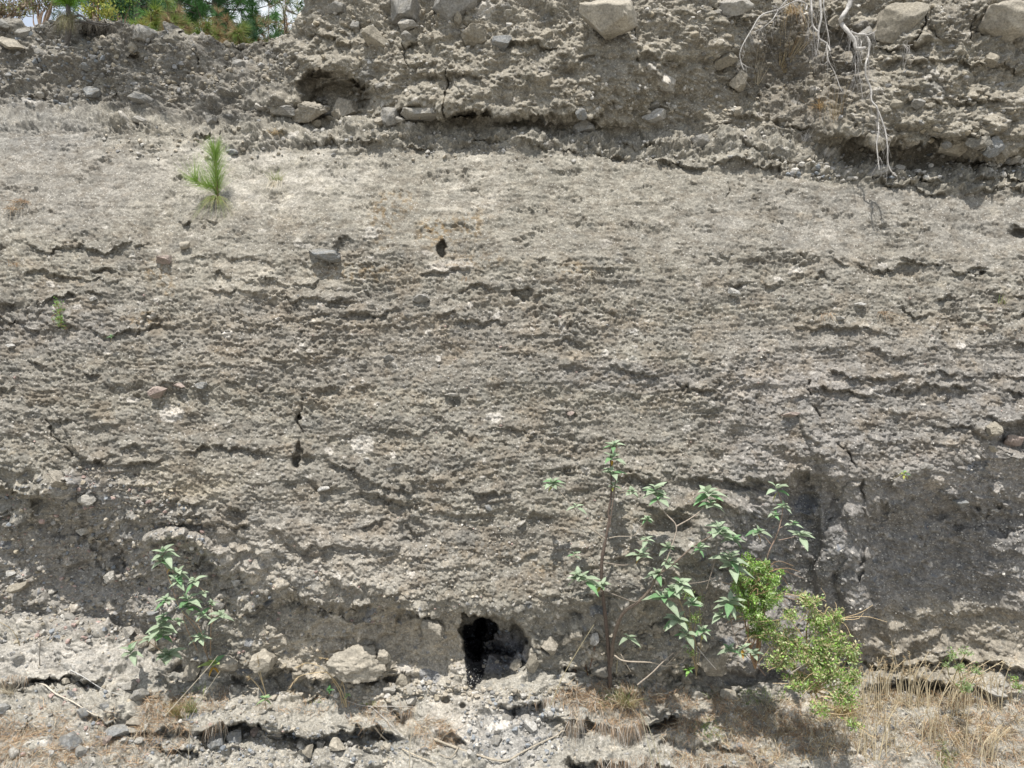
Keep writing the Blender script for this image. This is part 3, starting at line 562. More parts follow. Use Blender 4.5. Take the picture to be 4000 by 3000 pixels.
RC = {'grey': (.25, .245, .235), 'tan': (.30, .265, .205), 'pale': (.42, .40, .365), 'blue': (.21, .225, .24), 'pink': (.36, .27, .24), 'dark': (.13, .135, .145),
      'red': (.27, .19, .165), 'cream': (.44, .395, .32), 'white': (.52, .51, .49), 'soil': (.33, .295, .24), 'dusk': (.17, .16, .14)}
def rock(cx, cy, w, h, colr, label, rot=0, ang=.7, knob=0, out=.25, name='rock', group=None, dep=None):
    px = float(np.linalg.norm(surf(cx, cy)-np.array([0, -D, ZC])))/3000
    p = surf(cx, cy).astype(F); sd = int(cx*7+cy*13)
    sub = 5 if max(w, h) > 110 else 4 if max(w, h) > 45 else 3
    v = rock_verts(sd, sub, ang, knob)
    v = v@rotm(rnd.uniform(-.4, .4), rnd.uniform(-.5, .5), rnd.uniform(0, 6.28)).T
    v /= np.abs(v).max(0)
    W_, H_ = w*px/2, h*px/2; Dp = dep*px/2 if dep else (W_+H_)*.5
    v = v*np.array([W_, Dp, H_], F)
    c, s_ = math.cos(math.radians(rot)), math.sin(math.radians(rot))
    v = v@np.array([[c, 0, -s_], [0, 1, 0], [s_, 0, c]], F)
    n_ = nrm(cx, cy); ground_ = n_[2] > .6
    ctr = p + (np.array([0, 0, 1])*H_*out*1.5 if ground_ else np.array([0, -1, 0])*Dp*(out*2-.35))
    base = np.array(RC[colr], F); q = v/np.array([W_, Dp, H_], F)
    t = 1+.22*p3(q, 2.2, sd+20)+.14*p3(q, 7, sd+21)
    cc = (base*.6+np.array([.225, .21, .18], F)*.4)*.92*t[:, None]
    dust = np.clip(.35*sstep(.35, .9, q[:, 2])+.7*sstep(.0, .4, p3(q, 2.5, sd+33)+.4*p3(q, 9, sd+34)), 0, .85)[:, None]      # dried mud caked on the stone
    cc = cc*(1-dust*.7)+np.array([.235, .215, .18], F)*dust*.7
    o = mesh_obj(name, v+ctr.astype(F), ICO[sub][1], M_rock, col=cc, smooth=sub > 4, loc=ctr)
    return tag(o, label, 'rock', group)
ROCKS = [
 (1570, 25, 128, 150, 'grey', 'big rounded grey boulder cut by the top edge, above the small wedge shaped rock', 0, .3, 0, .3),
 (1762, 22, 172, 140, 'grey', 'largest rounded boulder at the top edge, streaked with dried mud', 0, .3, 0, .32),
 (1300, 38, 92, 34, 'grey', 'flat pale grey slab by the corner where the sky ends', -4, .8, 0, .4),
 (1588, 100, 78, 42, 'pale', 'light wedge of rock jutting out under the rounded boulder', 0, .9, 0, .6),
 (1595, 145, 48, 34, 'grey', 'small rounded rock directly beneath the light wedge', 5, .5, 0, .4),
 (1462, 152, 100, 84, 'tan', 'light tan rounded rock leaning left in the upper wall', 25, .4, 0, .3),
 (1850, 138, 118, 84, 'tan', 'brown knobbly block below the largest rounded boulder', -10, .6, .12, .35),
 (1963, 160, 78, 58, 'blue', 'pale blue grey stone set flat in the upper wall', -20, .7, 0, .15),
 (1784, 76, 36, 52, 'tan', 'small upright tan stone hanging under the largest boulder', 0, .6, 0, .5),
 (1376, 85, 40, 32, 'grey', 'small grey stone in the upper wall under the flat pale slab', 0, .6, 0, .3),
 (1226, 446, 150, 78, 'soil', 'long knobbly clod of cemented gravel lying on the ledge', -8, .5, .12, .45),
 (1120, 487, 98, 44, 'grey', 'smooth domed grey stone on the ledge left of the knobbly clods', 0, .3, 0, .45),
 (1358, 447, 104, 100, 'soil', 'upright pitted clod of cemented gravel standing on the ledge', -25, .5, .12, .5),
 (1543, 440, 66, 66, 'grey', 'round grey cobble tucked on the ledge beside the long slab', 0, .2, 0, .45),
 (1662, 450, 166, 62, 'pale', 'long pale slab lying on the ledge left of the dark slot', -4, .8, 0, .45),
 (1240, 483, 44, 34, 'tan', 'small lumpy stone in front of the long knobbly clod', 0, .5, .1, .5),
 (1232, 512, 34, 32, 'grey', 'small dark cobble just below the lumpy stone on the ledge', 0, .3, 0, .4),
 (1086, 448, 42, 50, 'tan', 'tilted brown stone at the mouth of the left hollow', 30, .6, 0, .4),
 (1500, 495, 60, 34, 'soil', 'low tan block at the ledge edge under the round cobble', 0, .8, 0, .4),
 (1565, 492, 58, 30, 'pale', 'low pale block at the ledge edge under the long slab', 6, .8, 0, .4),
 (2345, 96, 232, 150, 'cream', 'huge angular cream boulder jutting from the upper wall', 22, .95, 0, .5),
 (2850, 38, 126, 74, 'pale', 'large pale block at the top edge left of the bare roots', 3, .7, 0, .45),
 (2562, 462, 104, 48, 'white', 'bright flat topped rock on the ledge below the middle of the upper wall', -8, .7, 0, .6),
 (2731, 550, 72, 54, 'grey', 'egg shaped grey rock on the slope right of the bright flat topped rock', -25, .4, 0, .5),
 (2268, 510, 104, 52, 'grey', 'smooth hump of grey rock in the ledge band below the huge cream boulder', -6, .4, 0, .3),
 (2865, 442, 58, 36, 'cream', 'small cream topped rock left of the deep shaded recess', 0, .7, 0, .5),
 (2832, 242, 84, 50, 'tan', 'angular tan block perched beneath the tree roots on the left', -12, .9, 0, .5),
 (2872, 322, 62, 66, 'tan', 'rounded ochre rock under the perched tan block', 20, .5, 0, .35),
 (2093, 462, 46, 44, 'tan', 'small stump shaped stone standing on the ledge in the centre', 0, .7, 0, .6),
 (2270, 440, 44, 40, 'blue', 'small bluish cobble under the overhang in the centre', 0, .5, 0, .3),
 (2130, 125, 52, 50, 'tan', 'weathered tan cobble half buried left of the huge cream boulder', 0, .3, 0, .2),
 (2605, 350, 56, 22, 'pale', 'thin light stone leaning on the slope above the bright flat topped rock', 20, .8, 0, .5),
 (2550, 415, 50, 26, 'grey', 'little grey wedge just above the bright flat topped rock', 0, .8, 0, .5),
 (3518, 88, 158, 150, 'tan', 'massive squared block with a light top right of the thick root', -2, .9, 0, .25),
 (3905, 92, 196, 120, 'cream', 'broad rounded tan boulder in the upper right corner', 12, .3, 0, .35),
 (3386, 142, 84, 78, 'grey', 'flat grey slab face just behind the thick root', 0, .8, 0, .1),
 (3265, 82, 44, 44, 'tan', 'small tan cobble between the vertical roots and the thick root', 0, .5, 0, .3),
 (3712, 596, 102, 68, 'cream', 'smooth cream oblong rock lying in the undercut on the right', -10, .7, 0, .35),
 (3695, 560, 32, 26, 'grey', 'small grey stone hanging in the roof of the right undercut', 0, .5, 0, .35),
 (3856, 580, 70, 60, 'blue', 'blue grey angular cobble right of the cream oblong rock', -20, .6, 0, .5),
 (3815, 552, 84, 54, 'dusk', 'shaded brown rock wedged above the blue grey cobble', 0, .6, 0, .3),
 (3430, 668, 92, 44, 'grey', 'flat grey slab where the tips of the hanging root end', -4, .8, 0, .55),
 (3505, 672, 56, 30, 'pale', 'low pale stone right of the slab under the root tips', 0, .7, 0, .5),
 (3872, 668, 62, 36, 'grey', 'tilted grey stone in the rubble below the blue grey cobble', -28, .7, 0, .5),
 (3948, 625, 56, 28, 'pale', 'pale flat stone at the right edge of the rubble ledge', -6, .7, 0, .5),
 (3570, 405, 56, 40, 'grey', 'squat grey block embedded in the right overhanging mass', 0, .9, 0, .35),
 (3490, 406, 40, 34, 'tan', 'small tan block beside the squat grey block in the overhanging mass', 0, .8, 0, .35),
 (3870, 235, 46, 40, 'tan', 'angular tan stone in the right overhang below the broad boulder', 10, .9, 0, .3),
 (58, 66, 66, 25, 'pale', 'pale flat stone on the top left edge of the wall', 6, .8, 0, .5),
 (130, 78, 56, 26, 'grey', 'thin grey stone on the crest just left of the leaning sapling', 4, .7, 0, .5),
 (20, 104, 52, 34, 'grey', 'grey stone under the crest at the far left edge', 10, .7, 0, .4),
 (53, 187, 88, 40, 'cream', 'large pale tilted slab near the far left edge of the upper wall', 14, .9, 0, .5),
 (106, 140, 50, 34, 'grey', 'grey rounded stone above the pale tilted slab', -14, .5, 0, .4),
 (572, 148, 70, 60, 'pale', 'left one of the two pale boulders under the crest', 12, .8, 0, .4),
 (646, 138, 70, 58, 'grey', 'right one of the two pale boulders under the crest', 0, .7, 0, .4),
 (525, 190, 42, 26, 'cream', 'small tilted tan flake below the two crest boulders', 40, .9, 0, .5),
 (560, 402, 84, 42, 'grey', 'flat grey stone standing proud by the dark left hollow', 12, .8, 0, .6),
 (546, 482, 70, 32, 'pale', 'flat light stone on the slope below the left hollow', 10, .8, 0, .4),
 (364, 362, 68, 40, 'blue', 'bluish grey stone half buried left of the left hollow', 8, .6, 0, .25),
 (150, 360, 34, 20, 'pale', 'small pale stone on the shaded upper left slope', 0, .6, 0, .5),
 (930, 248, 54, 46, 'grey', 'rounded grey stone in the gravelly upper left wall', 10, .5, 0, .35),
 (832, 492, 44, 44, 'grey', 'rough grey cobble on the ledge above the pine seedling', 0, .6, .08, .4),
 (335, 262, 34, 26, 'blue', 'small blue cobble in the shaded upper left wall', 0, .5, 0, .4),
 (904, 594, 52, 28, 'blue', 'light blue grey stone behind the tip of the pine seedling', 8, .7, 0, .3),
 (180, 224, 36, 24, 'grey', 'small grey flake right of the pale tilted slab', 30, .9, 0, .5),
 (1275, 994, 128, 58, 'blue', 'large blue grey angular rock in the middle of the pale slope', 8, .9, 0, .45),
 (1655, 1166, 80, 38, 'grey', 'light grey notched rock below the small square hole', 0, .8, 0, .5),
 (652, 1017, 74, 40, 'pink', 'pale pinkish rounded rock left of the wavy strata', 14, .4, 0, .4),
 (726, 958, 42, 30, 'cream', 'small squared cream stone below the pine seedling', -8, .9, 0, .6),
 (376, 1169, 22, 19, 'white', 'little white pebble in the dark strata on the left', 0, .4, 0, .7),
 (45, 1350, 34, 16, 'white', 'small white flake at the left edge below the dark strata', 8, .8, 0, .6),
 (620, 1528, 66, 42, 'pink', 'pink weathered stone in the left middle of the wall', -18, .5, .06, .5),
 (700, 1505, 50, 24, 'pink', 'small pinkish grey stone right of the pink weathered stone', 10, .6, 0, .5),
 (790, 1505, 52, 26, 'blue', 'small bluish stone right of the two pink stones', 0, .6, 0, .4),
 (2865, 1143, 50, 26, 'white', 'knobbly white chip in the strata right of centre', 20, .7, .1, .6),
 (3350, 1192, 44, 16, 'white', 'slim white stone in the strata on the right', -4, .7, 0, .6),
 (3270, 1246, 34, 20, 'pale', 'small pale stone just below left of the slim white stone', 12, .6, 0, .5),
 (3940, 1716, 66, 46, 'pink', 'large pink angular stone near the right edge', 4, .8, 0, .6),
 (3872, 1748, 36, 30, 'cream', 'cream cobble just below left of the pink angular stone', 10, .5, 0, .5),
 (3862, 1672, 50, 50, 'tan', 'tan lump just above left of the pink angular stone', 0, .5, .08, .5),
 (3748, 1964, 52, 28, 'blue', 'blue grey stone under the lip on the right', 14, .7, 0, .6),
 (3078, 1616, 74, 22, 'pink', 'long flat pinkish stone right of centre of the wall', -6, .7, 0, .6),
 (3610, 1815, 44, 26, 'grey', 'flat grey stone right of the yellow green sprig', 0, .6, 0, .4),
 (2230, 1610, 30, 18, 'pink', 'small pink stone above the top of the tall shrub', -10, .6, 0, .5),
 (1768, 1542, 62, 16, 'pale', 'narrow pale stone lying flat in the middle of the wall', 4, .8, 0, .6),
 (1518, 1392, 44, 26, 'grey', 'smooth grey stone in the brown centre of the wall', -16, .4, 0, .5),
 (1262, 1905, 50, 20, 'white', 'white flake on the shelf right of the hollow', -12, .8, 0, .5),
 (1908, 1978, 34, 20, 'blue', 'pale blue chip left of the tall shrub', 30, .8, 0, .5),
 (1430, 1794, 26, 16, 'white', 'tiny white chip right of the central hollow', 0, .7, 0, .5),
 (2033, 2042, 50, 20, 'pale', 'slanted pale stone left of the thin tall stem', -28, .8, 0, .6),
 (342, 1952, 66, 44, 'pale', 'large pale block above the blue grey gravel on the lower left', 6, .6, 0, .6),
 (225, 1880, 78, 50, 'soil', 'big rough clod right of the crack on the lower left', 28, .6, .1, .5),
 (290, 1965, 34, 30, 'soil', 'small tan cobble left of the large pale block', 0, .5, 0, .5),
 (340, 2068, 62, 30, 'pale', 'long pale cobble beneath the large pale block', -10, .5, 0, .6),
 (366, 2092, 28, 22, 'cream', 'small cream pebble touching the long pale cobble', 0, .5, 0, .6),
 (26, 2048, 34, 20, 'pale', 'pale stone at the left edge of the lower wall', 4, .5, 0, .6),
 (88, 2280, 64, 32, 'tan', 'tan oval cobble in the shaded lower left wall', -20, .3, 0, .45),
 (203, 2313, 32, 24, 'pale', 'squarish pale cobble in the shaded lower left wall', 0, .6, 0, .5),
 (300, 2401, 42, 26, 'grey', 'smooth oval grey cobble low in the shaded left wall', 8, .2, 0, .5),
 (398, 2352, 22, 20, 'pale', 'light pebble right above the smooth oval cobble', 0, .4, 0, .5),
 (36, 2244, 34, 18, 'white', 'bright chip at the far left of the lower wall', 4, .7, 0, .6),
 (442, 2245, 44, 38, 'pale', 'pale lumpy stone left of the top of the small left shrub', -8, .6, .08, .6),
 (860, 2345, 48, 44, 'grey', 'round grey cobble embedded right of the small left shrub', 0, .2, 0, .3),
 (926, 2268, 30, 34, 'white', 'bright upright stone high to the right of the small left shrub', -10, .7, .06, .7),
 (610, 2383, 40, 20, 'blue', 'small triangular blue grey stone left of the small left shrub', 0, .9, 0, .4),
 (504, 2490, 36, 46, 'pale', 'upright pale stone at the end of the bright left ledge', 14, .8, 0, .5),
 (552, 2518, 58, 50, 'soil', 'rounded tan clod beside the upright pale stone', 10, .4, .06, .5),
 (600, 2520, 40, 38, 'soil', 'small tan clod at the foot of the small left shrub', 0, .4, .06, .5),
 (764, 2592, 70, 120, 'soil', 'ribbed tan boulder standing at the foot of the small left shrub', 8, .4, .05, .35),
 (892, 2578, 96, 70, 'soil', 'large smooth tan boulder at the wall foot right of the ribbed one', -6, .4, 0, .3),
 (1045, 2560, 98, 76, 'cream', 'bright pointed block at the wall foot with a dry stalk in front', -22, .9, 0, .6),
 (1400, 2565, 216, 128, 'cream', 'biggest sunlit knobbly clod at the wall foot left of the burrow', 12, .6, .13, .5),
 (1500, 2550, 56, 56, 'cream', 'sunlit lump on the right side of the biggest clod', 0, .6, .1, .7),
 (1684, 2452, 110, 72, 'soil', 'bulging tan nose of rock just left of the burrow', 28, .4, .04, .5),
 (1577, 2652, 52, 50, 'tan', 'round tan cobble at the wall foot left of the burrow', 0, .2, 0, .4),
 (1160, 2640, 48, 36, 'tan', 'rounded cobble behind the arching dry grass', 0, .3, 0, .4),
 (1122, 2642, 28, 24, 'blue', 'small blue grey pebble left of the arching dry grass', 0, .4, 0, .5),
 (1530, 2690, 46, 36, 'pale', 'squarish pale stone on the shelf left of the sand spill', -12, .8, 0, .5),
 (1605, 2735, 44, 38, 'pale', 'pale rounded stone on the sand spill', 0, .4, 0, .4),
 (2012, 2592, 42, 46, 'cream', 'small bright stone right of the burrow floor', 30, .8, 0, .5),
 (2075, 2558, 48, 74, 'tan', 'upright tan rock right of the burrow', 6, .5, 0, .35),
 (2140, 2486, 72, 70, 'soil', 'large rounded rock high right of the burrow', 0, .4, .03, .35),
 (2206, 2482, 42, 54, 'soil', 'tan rock next to the large rounded rock right of the burrow', 0, .4, 0, .35),
 (2250, 2458, 54, 56, 'soil', 'rounded rock left of the thick shrub stem', 0, .4, 0, .35),
 (2324, 2488, 42, 54, 'white', 'white pitted rock against the thick shrub stem', 12, .6, .05, .5),
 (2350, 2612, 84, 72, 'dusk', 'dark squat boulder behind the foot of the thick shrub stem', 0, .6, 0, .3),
 (2186, 2620, 36, 40, 'tan', 'small upright cobble left of the dark squat boulder', 0, .4, 0, .5),
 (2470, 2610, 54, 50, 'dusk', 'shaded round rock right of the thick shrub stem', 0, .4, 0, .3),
 (2580, 2650, 38, 40, 'soil', 'round shaded cobble under the fallen curved branch', 0, .3, 0, .5),
 (2620, 2660, 32, 30, 'tan', 'smaller cobble right beside the round shaded cobble', 0, .3, 0, .5),
 (2688, 2660, 40, 48, 'tan', 'egg shaped cobble left below the big round boulder', 0, .3, 0, .5),
 (2795, 2576, 128, 130, 'soil', 'big round tan boulder at the wall foot behind the shrub', 0, .3, .05, .35),
 (2745, 2510, 36, 34, 'tan', 'tan cobble on the upper left of the big round boulder', 0, .4, 0, .4),
 (2636, 2470, 46, 42, 'soil', 'rounded tan rock under the shrub leaves', 0, .4, 0, .4),
 (2568, 2462, 40, 36, 'soil', 'smaller tan rock left of the rounded one under the leaves', 0, .4, 0, .4),
 (2798, 2690, 34, 26, 'cream', 'small bright stone below the big round boulder', 0, .6, 0, .5),
 (2842, 2728, 62, 36, 'cream', 'pale block at the edge of the grassy bank below the big boulder', 10, .7, .04, .4),
 (2298, 2674, 24, 14, 'white', 'tiny white stone on the litter left of the thick stem', 0, .6, 0, .6),
 (3840, 2680, 100, 30, 'pale', 'pale slab at the wall foot near the right edge', 14, .5, 0, .4),
 (3440, 2705, 170, 40, 'pale', 'long pale hump of ground rock in the dry grass', 4, .4, 0, .2),
 (554, 2725, 66, 58, 'grey', 'biggest angular grey stone on the left of the bank', 8, .9, 0, .45),
 (500, 2685, 50, 36, 'pale', 'light grey stone above the biggest angular one on the bank', -22, .8, 0, .4),
 (470, 2668, 44, 22, 'pale', 'flat light stone left above the biggest angular one', -12, .7, 0, .4),
 (470, 2868, 78, 38, 'blue', 'long dark blue grey stone on the pine needles', 4, .8, 0, .45),
 (326, 2808, 40, 42, 'blue', 'blue grey angular cobble at the end of the bleached stick', 10, .8, 0, .45),
 (278, 2925, 62, 56, 'blue', 'squarish light blue grey rock near the bottom left', 20, .9, 0, .45),
 (325, 2966, 34, 40, 'grey', 'round grey cobble right below the squarish blue grey rock', 0, .3, 0, .5),
 (415, 2902, 26, 30, 'red', 'small reddish stone left of the long dark stone', 16, .7, 0, .5),
 (484, 2896, 30, 20, 'pale', 'small pale chip under the long dark stone', -14, .7, 0, .5),
 (540, 2900, 34, 22, 'pale', 'pale chip right of the long dark stone', 0, .7, 0, .5),
 (26, 2795, 54, 28, 'blue', 'dark bluish stone at the left edge of the bank', -4, .6, 0, .5),
 (264, 2690, 22, 24, 'cream', 'small cream pebble on the left bank', -14, .6, 0, .6),
 (80, 2590, 40, 28, 'grey', 'grey lump at the left end of the bright ledge', 16, .5, 0, .4),
 (64, 2970, 36, 34, 'pale', 'round pale stone in the bottom left corner', 0, .4, 0, .5),
 (215, 2975, 24, 26, 'white', 'bright small stone near the bottom left', 0, .7, 0, .5),
 (530, 2800, 70, 34, 'soil', 'low tan stone below the biggest angular grey stone', 8, .5, 0, .35),
 (402, 2758, 32, 24, 'blue', 'small bluish stone on the left bank', 0, .6, 0, .45),
 (924, 2900, 68, 58, 'blue', 'dark blue grey cobble under the small scarp', 6, .7, 0, .45),
 (998, 2880, 44, 32, 'red', 'reddish brown cobble right of the dark blue grey cobble', -4, .5, 0, .45),
 (842, 2938, 56, 68, 'blue', 'tall blue grey slab leaning under the small scarp', 22, .8, 0, .4),
 (768, 2872, 44, 34, 'grey', 'grey stone at the left end of the small scarp', -8, .6, 0, .45),
 (1316, 2932, 66, 46, 'cream', 'bright angular stone in the middle of the scarp', 18, .9, 0, .5),
 (1208, 2950, 46, 46, 'tan', 'brown oval stone left of the bright angular stone', 0, .4, 0, .4),
 (1370, 2912, 28, 18, 'white', 'whitish pebble right above the bright angular stone', 0, .4, 0, .6),
 (1178, 2922, 32, 22, 'pale', 'pale pebble left above the brown oval stone', 12, .5, 0, .5),
 (1515, 2905, 42, 44, 'cream', 'rounded cream stone right of the scarp', 0, .4, 0, .45),
 (1250, 2922, 30, 26, 'grey', 'grey pebble between the oval stone and the bright angular stone', 0, .5, 0, .5),
 (2070, 2860, 44, 66, 'white', 'whitish stone on the grey spill at the lower centre', -22, .6, 0, .4),
 (2048, 2815, 32, 28, 'pale', 'pale cobble above the whitish stone on the grey spill', 0, .4, 0, .4),
 (1985, 2818, 42, 24, 'grey', 'flat grey stone left of the pale cobble on the spill', 14, .6, 0, .4),
 (1935, 2900, 46, 36, 'grey', 'light grey stone beside the sand spill', 0, .6, 0, .4),
 (2225, 2850, 64, 46, 'soil', 'broad tan stone under the root fringe', 0, .4, 0, .4),
 (2610, 2985, 26, 24, 'white', 'bright pebble at the bottom edge right of centre', 0, .4, 0, .5),
 (3320, 2935, 40, 26, 'pale', 'pale stone among the dry grass at the bottom', 0, .5, 0, .4),
]
for r_ in ROCKS:
    rock(r_[0], r_[1], r_[2]*1.06, r_[3]*1.06, r_[4], r_[5], r_[6], min(1, r_[7]+.25), r_[8]*1.2+.025, r_[9]*.85)
# loose gravel and small pebbles: uncountable
def gravel(name, areas, label, seed):
    r = np.random.default_rng(seed); VV, FF, CC = [], [], []; n0 = 0
    pal = [RC[k] for k in ('grey', 'tan', 'pale', 'blue', 'soil', 'dusk', 'grey', 'soil', 'pink')]
    shapes = [rock_verts(900+k, 2, .7) for k in range(10)]
    for cx, cy, rx, ry, n, smin, smax, pals in areas:
        k = 0
        while k < n:
            x_, y_ = cx+r.uniform(-1, 1)*rx, cy+r.uniform(-1, 1)*ry
            if ((x_-cx)/rx)**2+((y_-cy)/ry)**2 > 1 and rx < 1500: continue
            k += 1
            p = surf(x_, y_); d = (p[1]+D)/3000
            sz = smin*(smax/smin)**(r.random()**2.2)*d/2
            v = shapes[r.integers(10)]*np.array([1, r.uniform(.6, 1), r.uniform(.45, .9)], F)*sz
            v = v@rotm(r.uniform(-.5, .5), r.uniform(-.5, .5), r.uniform(0, 6)).T+(p+nrm(x_, y_)*sz*.25).astype(F)
            c_ = np.array(pal[pals[r.integers(len(pals))]] if pals else pal[r.integers(len(pal))], F)*r.uniform(.75, 1.2)
            VV.append(v); FF.append(ICO[2][1]+n0); n0 += len(v); CC.append(np.repeat(c_[None], len(v), 0))
    o = mesh_obj(name, np.concatenate(VV), np.concatenate(FF), M_rock, col=np.concatenate(CC), smooth=False)
    return tag(o, label, 'gravel', kind='stuff')
gravel('gravel', [
 (350, 2150, 450, 330, 1700, 7, 30, None), (300, 2490, 420, 26, 160, 8, 34, None), (1500, 2705, 900, 26, 260, 9, 38, (1, 2, 4, 4)), (2700, 2700, 700, 26, 160, 9, 34, (1, 4, 5)), (900, 2380, 500, 200, 350, 7, 26, None), (600, 2200, 160, 110, 120, 10, 30, None), (3550, 2150, 480, 300, 900, 5, 15, (0, 2, 2, 2)), (3100, 2150, 200, 200, 200, 5, 16, (0, 2, 2)),
 (3900, 1900, 120, 300, 160, 6, 22, (0, 2, 2)), (2000, 1650, 2050, 500, 900, 5, 15, (0, 2, 4, 4, 8)), (1900, 2200, 700, 180, 300, 6, 18, (1, 2, 4, 4)), (1970, 2570, 100, 70, 90, 9, 30, (0, 3, 5)), (1950, 2490, 110, 60, 40, 8, 26, (3, 5)),
 (2550, 2560, 380, 110, 220, 12, 42, (1, 4, 4, 5)), (1350, 2350, 600, 90, 180, 7, 24, None), (1500, 2620, 550, 60, 120, 10, 34, (1, 4, 4))],
 'small pebbles bedded in the lower wall', 5)
gravel('gravel', [
 (500, 2830, 620, 190, 900, 6, 30, None), (1150, 2930, 520, 80, 500, 7, 30, (0, 0, 2, 4, 3)), (2000, 2850, 220, 150, 330, 8, 34, (0, 0, 2, 3)),
 (1650, 2700, 260, 40, 120, 10, 36, (2, 4, 4)), (1850, 2750, 120, 80, 60, 8, 22, (2, 4)), (2600, 2900, 500, 100, 130, 8, 26, (0, 4, 5)), (3600, 2900, 500, 120, 160, 6, 22, (0, 2)), (300, 2570, 420, 40, 120, 5, 18, (0, 2, 4))],
 'loose gravel scattered on the bank below the wall', 6)
gravel('gravel', [
 (700, 250, 480, 150, 650, 8, 34, (0, 1, 4, 5)), (200, 250, 260, 180, 300, 8, 34, (0, 3, 5)), (1900, 560, 1500, 70, 420, 8, 30, (0, 4, 4, 2)), (3600, 650, 600, 60, 330, 9, 38, (0, 2, 2, 3)),
 (2000, 60, 2050, 60, 350, 8, 34, (1, 4, 4, 2)), (3050, 200, 320, 200, 420, 8, 30, (1, 5, 5, 4)), (3650, 380, 450, 200, 300, 9, 36, (1, 4, 4, 0)), (2600, 380, 420, 80, 260, 8, 28, (1, 4, 2)), (1500, 200, 420, 180, 320, 8, 30, (1, 4, 2))],
 'rubble and pebbles standing out of the upper wall', 8)
# charcoal spilling out of the burrow
r = np.random.default_rng(3); VV, FF, CC = [], [], []; n0 = 0
for k in range(900):
    t = r.random(); y_ = 2500+t*165; x_ = 1870-18*t+np.clip(r.normal(), -1.7, 1.7)*(34-20*t)
    p = surf(x_, y_); sz = r.uniform(.006, .017); v = rock_verts(950+k % 8, 2, .9)*np.array([1, .7, .6], F)*sz@rotm(*r.uniform(0, 3, 3)).T+p.astype(F)+np.array([0, -.006, .004], F)
    VV.append(v); FF.append(ICO[2][1]+n0); n0 += len(v); CC.append(np.repeat(np.array([[.022, .022, .024]] if r.random() < .9 or t < .7 else [[.3, .29, .27]], F), len(v), 0))
tag(mesh_obj('charcoal', np.concatenate(VV), np.concatenate(FF), M_rock, col=np.concatenate(CC)), 'black charred crumbs spilling from the mouth of the burrow', 'charcoal', kind='stuff')

# ------------------------------------------------------------------ tubes, blades, leaves
class MB:
    def __init__(s): s.V, s.Q, s.T, s.C, s.n = [], [], [], [], 0
    def add(s, v, q=None, t=None, c=(.3, .3, .3)):
        v = np.asarray(v, F); s.V.append(v)
        if q is not None and len(q): s.Q.append(np.asarray(q, np.int32)+s.n)
        if t is not None and len(t): s.T.append(np.asarray(t, np.int32)+s.n)
        c = np.asarray(c, F); s.C.append(np.repeat(c[None], len(v), 0) if c.ndim == 1 else c); s.n += len(v)
    def build(s, name, mat, parent=None, smooth=True, loc=None):
        f_ = ([np.concatenate(s.Q)] if s.Q else [])+([np.concatenate(s.T)] if s.T else [])
        return mesh_obj(name, np.concatenate(s.V), f_, mat, parent, np.concatenate(s.C), smooth, loc)
def smooth_path(P_, n):
    P_ = np.asarray(P_, float)
    if len(P_) < 3:
        t = np.linspace(0, 1, n)[:, None]; return P_[0]*(1-t)+P_[-1]*t
    A_ = np.vstack([2*P_[0]-P_[1], P_, 2*P_[-1]-P_[-2]]); out = []
    m = len(P_)-1
    for u in np.linspace(0, m-1e-6, n):
        i = int(u); t = u-i; a, b, c, d = A_[i:i+4]
        out.append(.5*((2*b)+(-a+c)*t+(2*a-5*b+4*c-d)*t*t+(-a+3*b-3*c+d)*t**3))
    return np.array(out)
def tube(mb, P_, r0, r1, c, sides=6, n=None, knob=.12):
    L_ = np.sum(np.linalg.norm(np.diff(np.asarray(P_, float), axis=0), axis=1)); n = n or int(np.clip(L_/.025, 4, 60))
    Q_ = smooth_path(P_, n); T_ = np.gradient(Q_, axis=0); T_ /= np.linalg.norm(T_, axis=1, keepdims=True)+1e-9
    ref = np.array([.3, 1, .2]) if abs(T_[0][1]) < .8 else np.array([1., 0, 0.])
    A_ = np.cross(T_, ref); A_ /= np.linalg.norm(A_, axis=1, keepdims=True)+1e-9; B_ = np.cross(T_, A_)
    R_ = np.linspace(r0, r1, n)*(1+knob*np.random.default_rng(int(abs(Q_[0][0])*999)+n).normal(size=n))
    an = np.linspace(0, 2*np.pi, sides, endpoint=False)
    v = Q_[:, None]+R_[:, None, None]*(np.cos(an)[None, :, None]*A_[:, None]+np.sin(an)[None, :, None]*B_[:, None])
    i = np.arange(n-1)[:, None]*sides; j = np.arange(sides)[None]; j2 = (j+1) % sides
    q = np.stack([i+j, i+j2, i+sides+j2, i+sides+j], -1).reshape(-1, 4)
    mb.add(v.reshape(-1, 3), q, None, c)
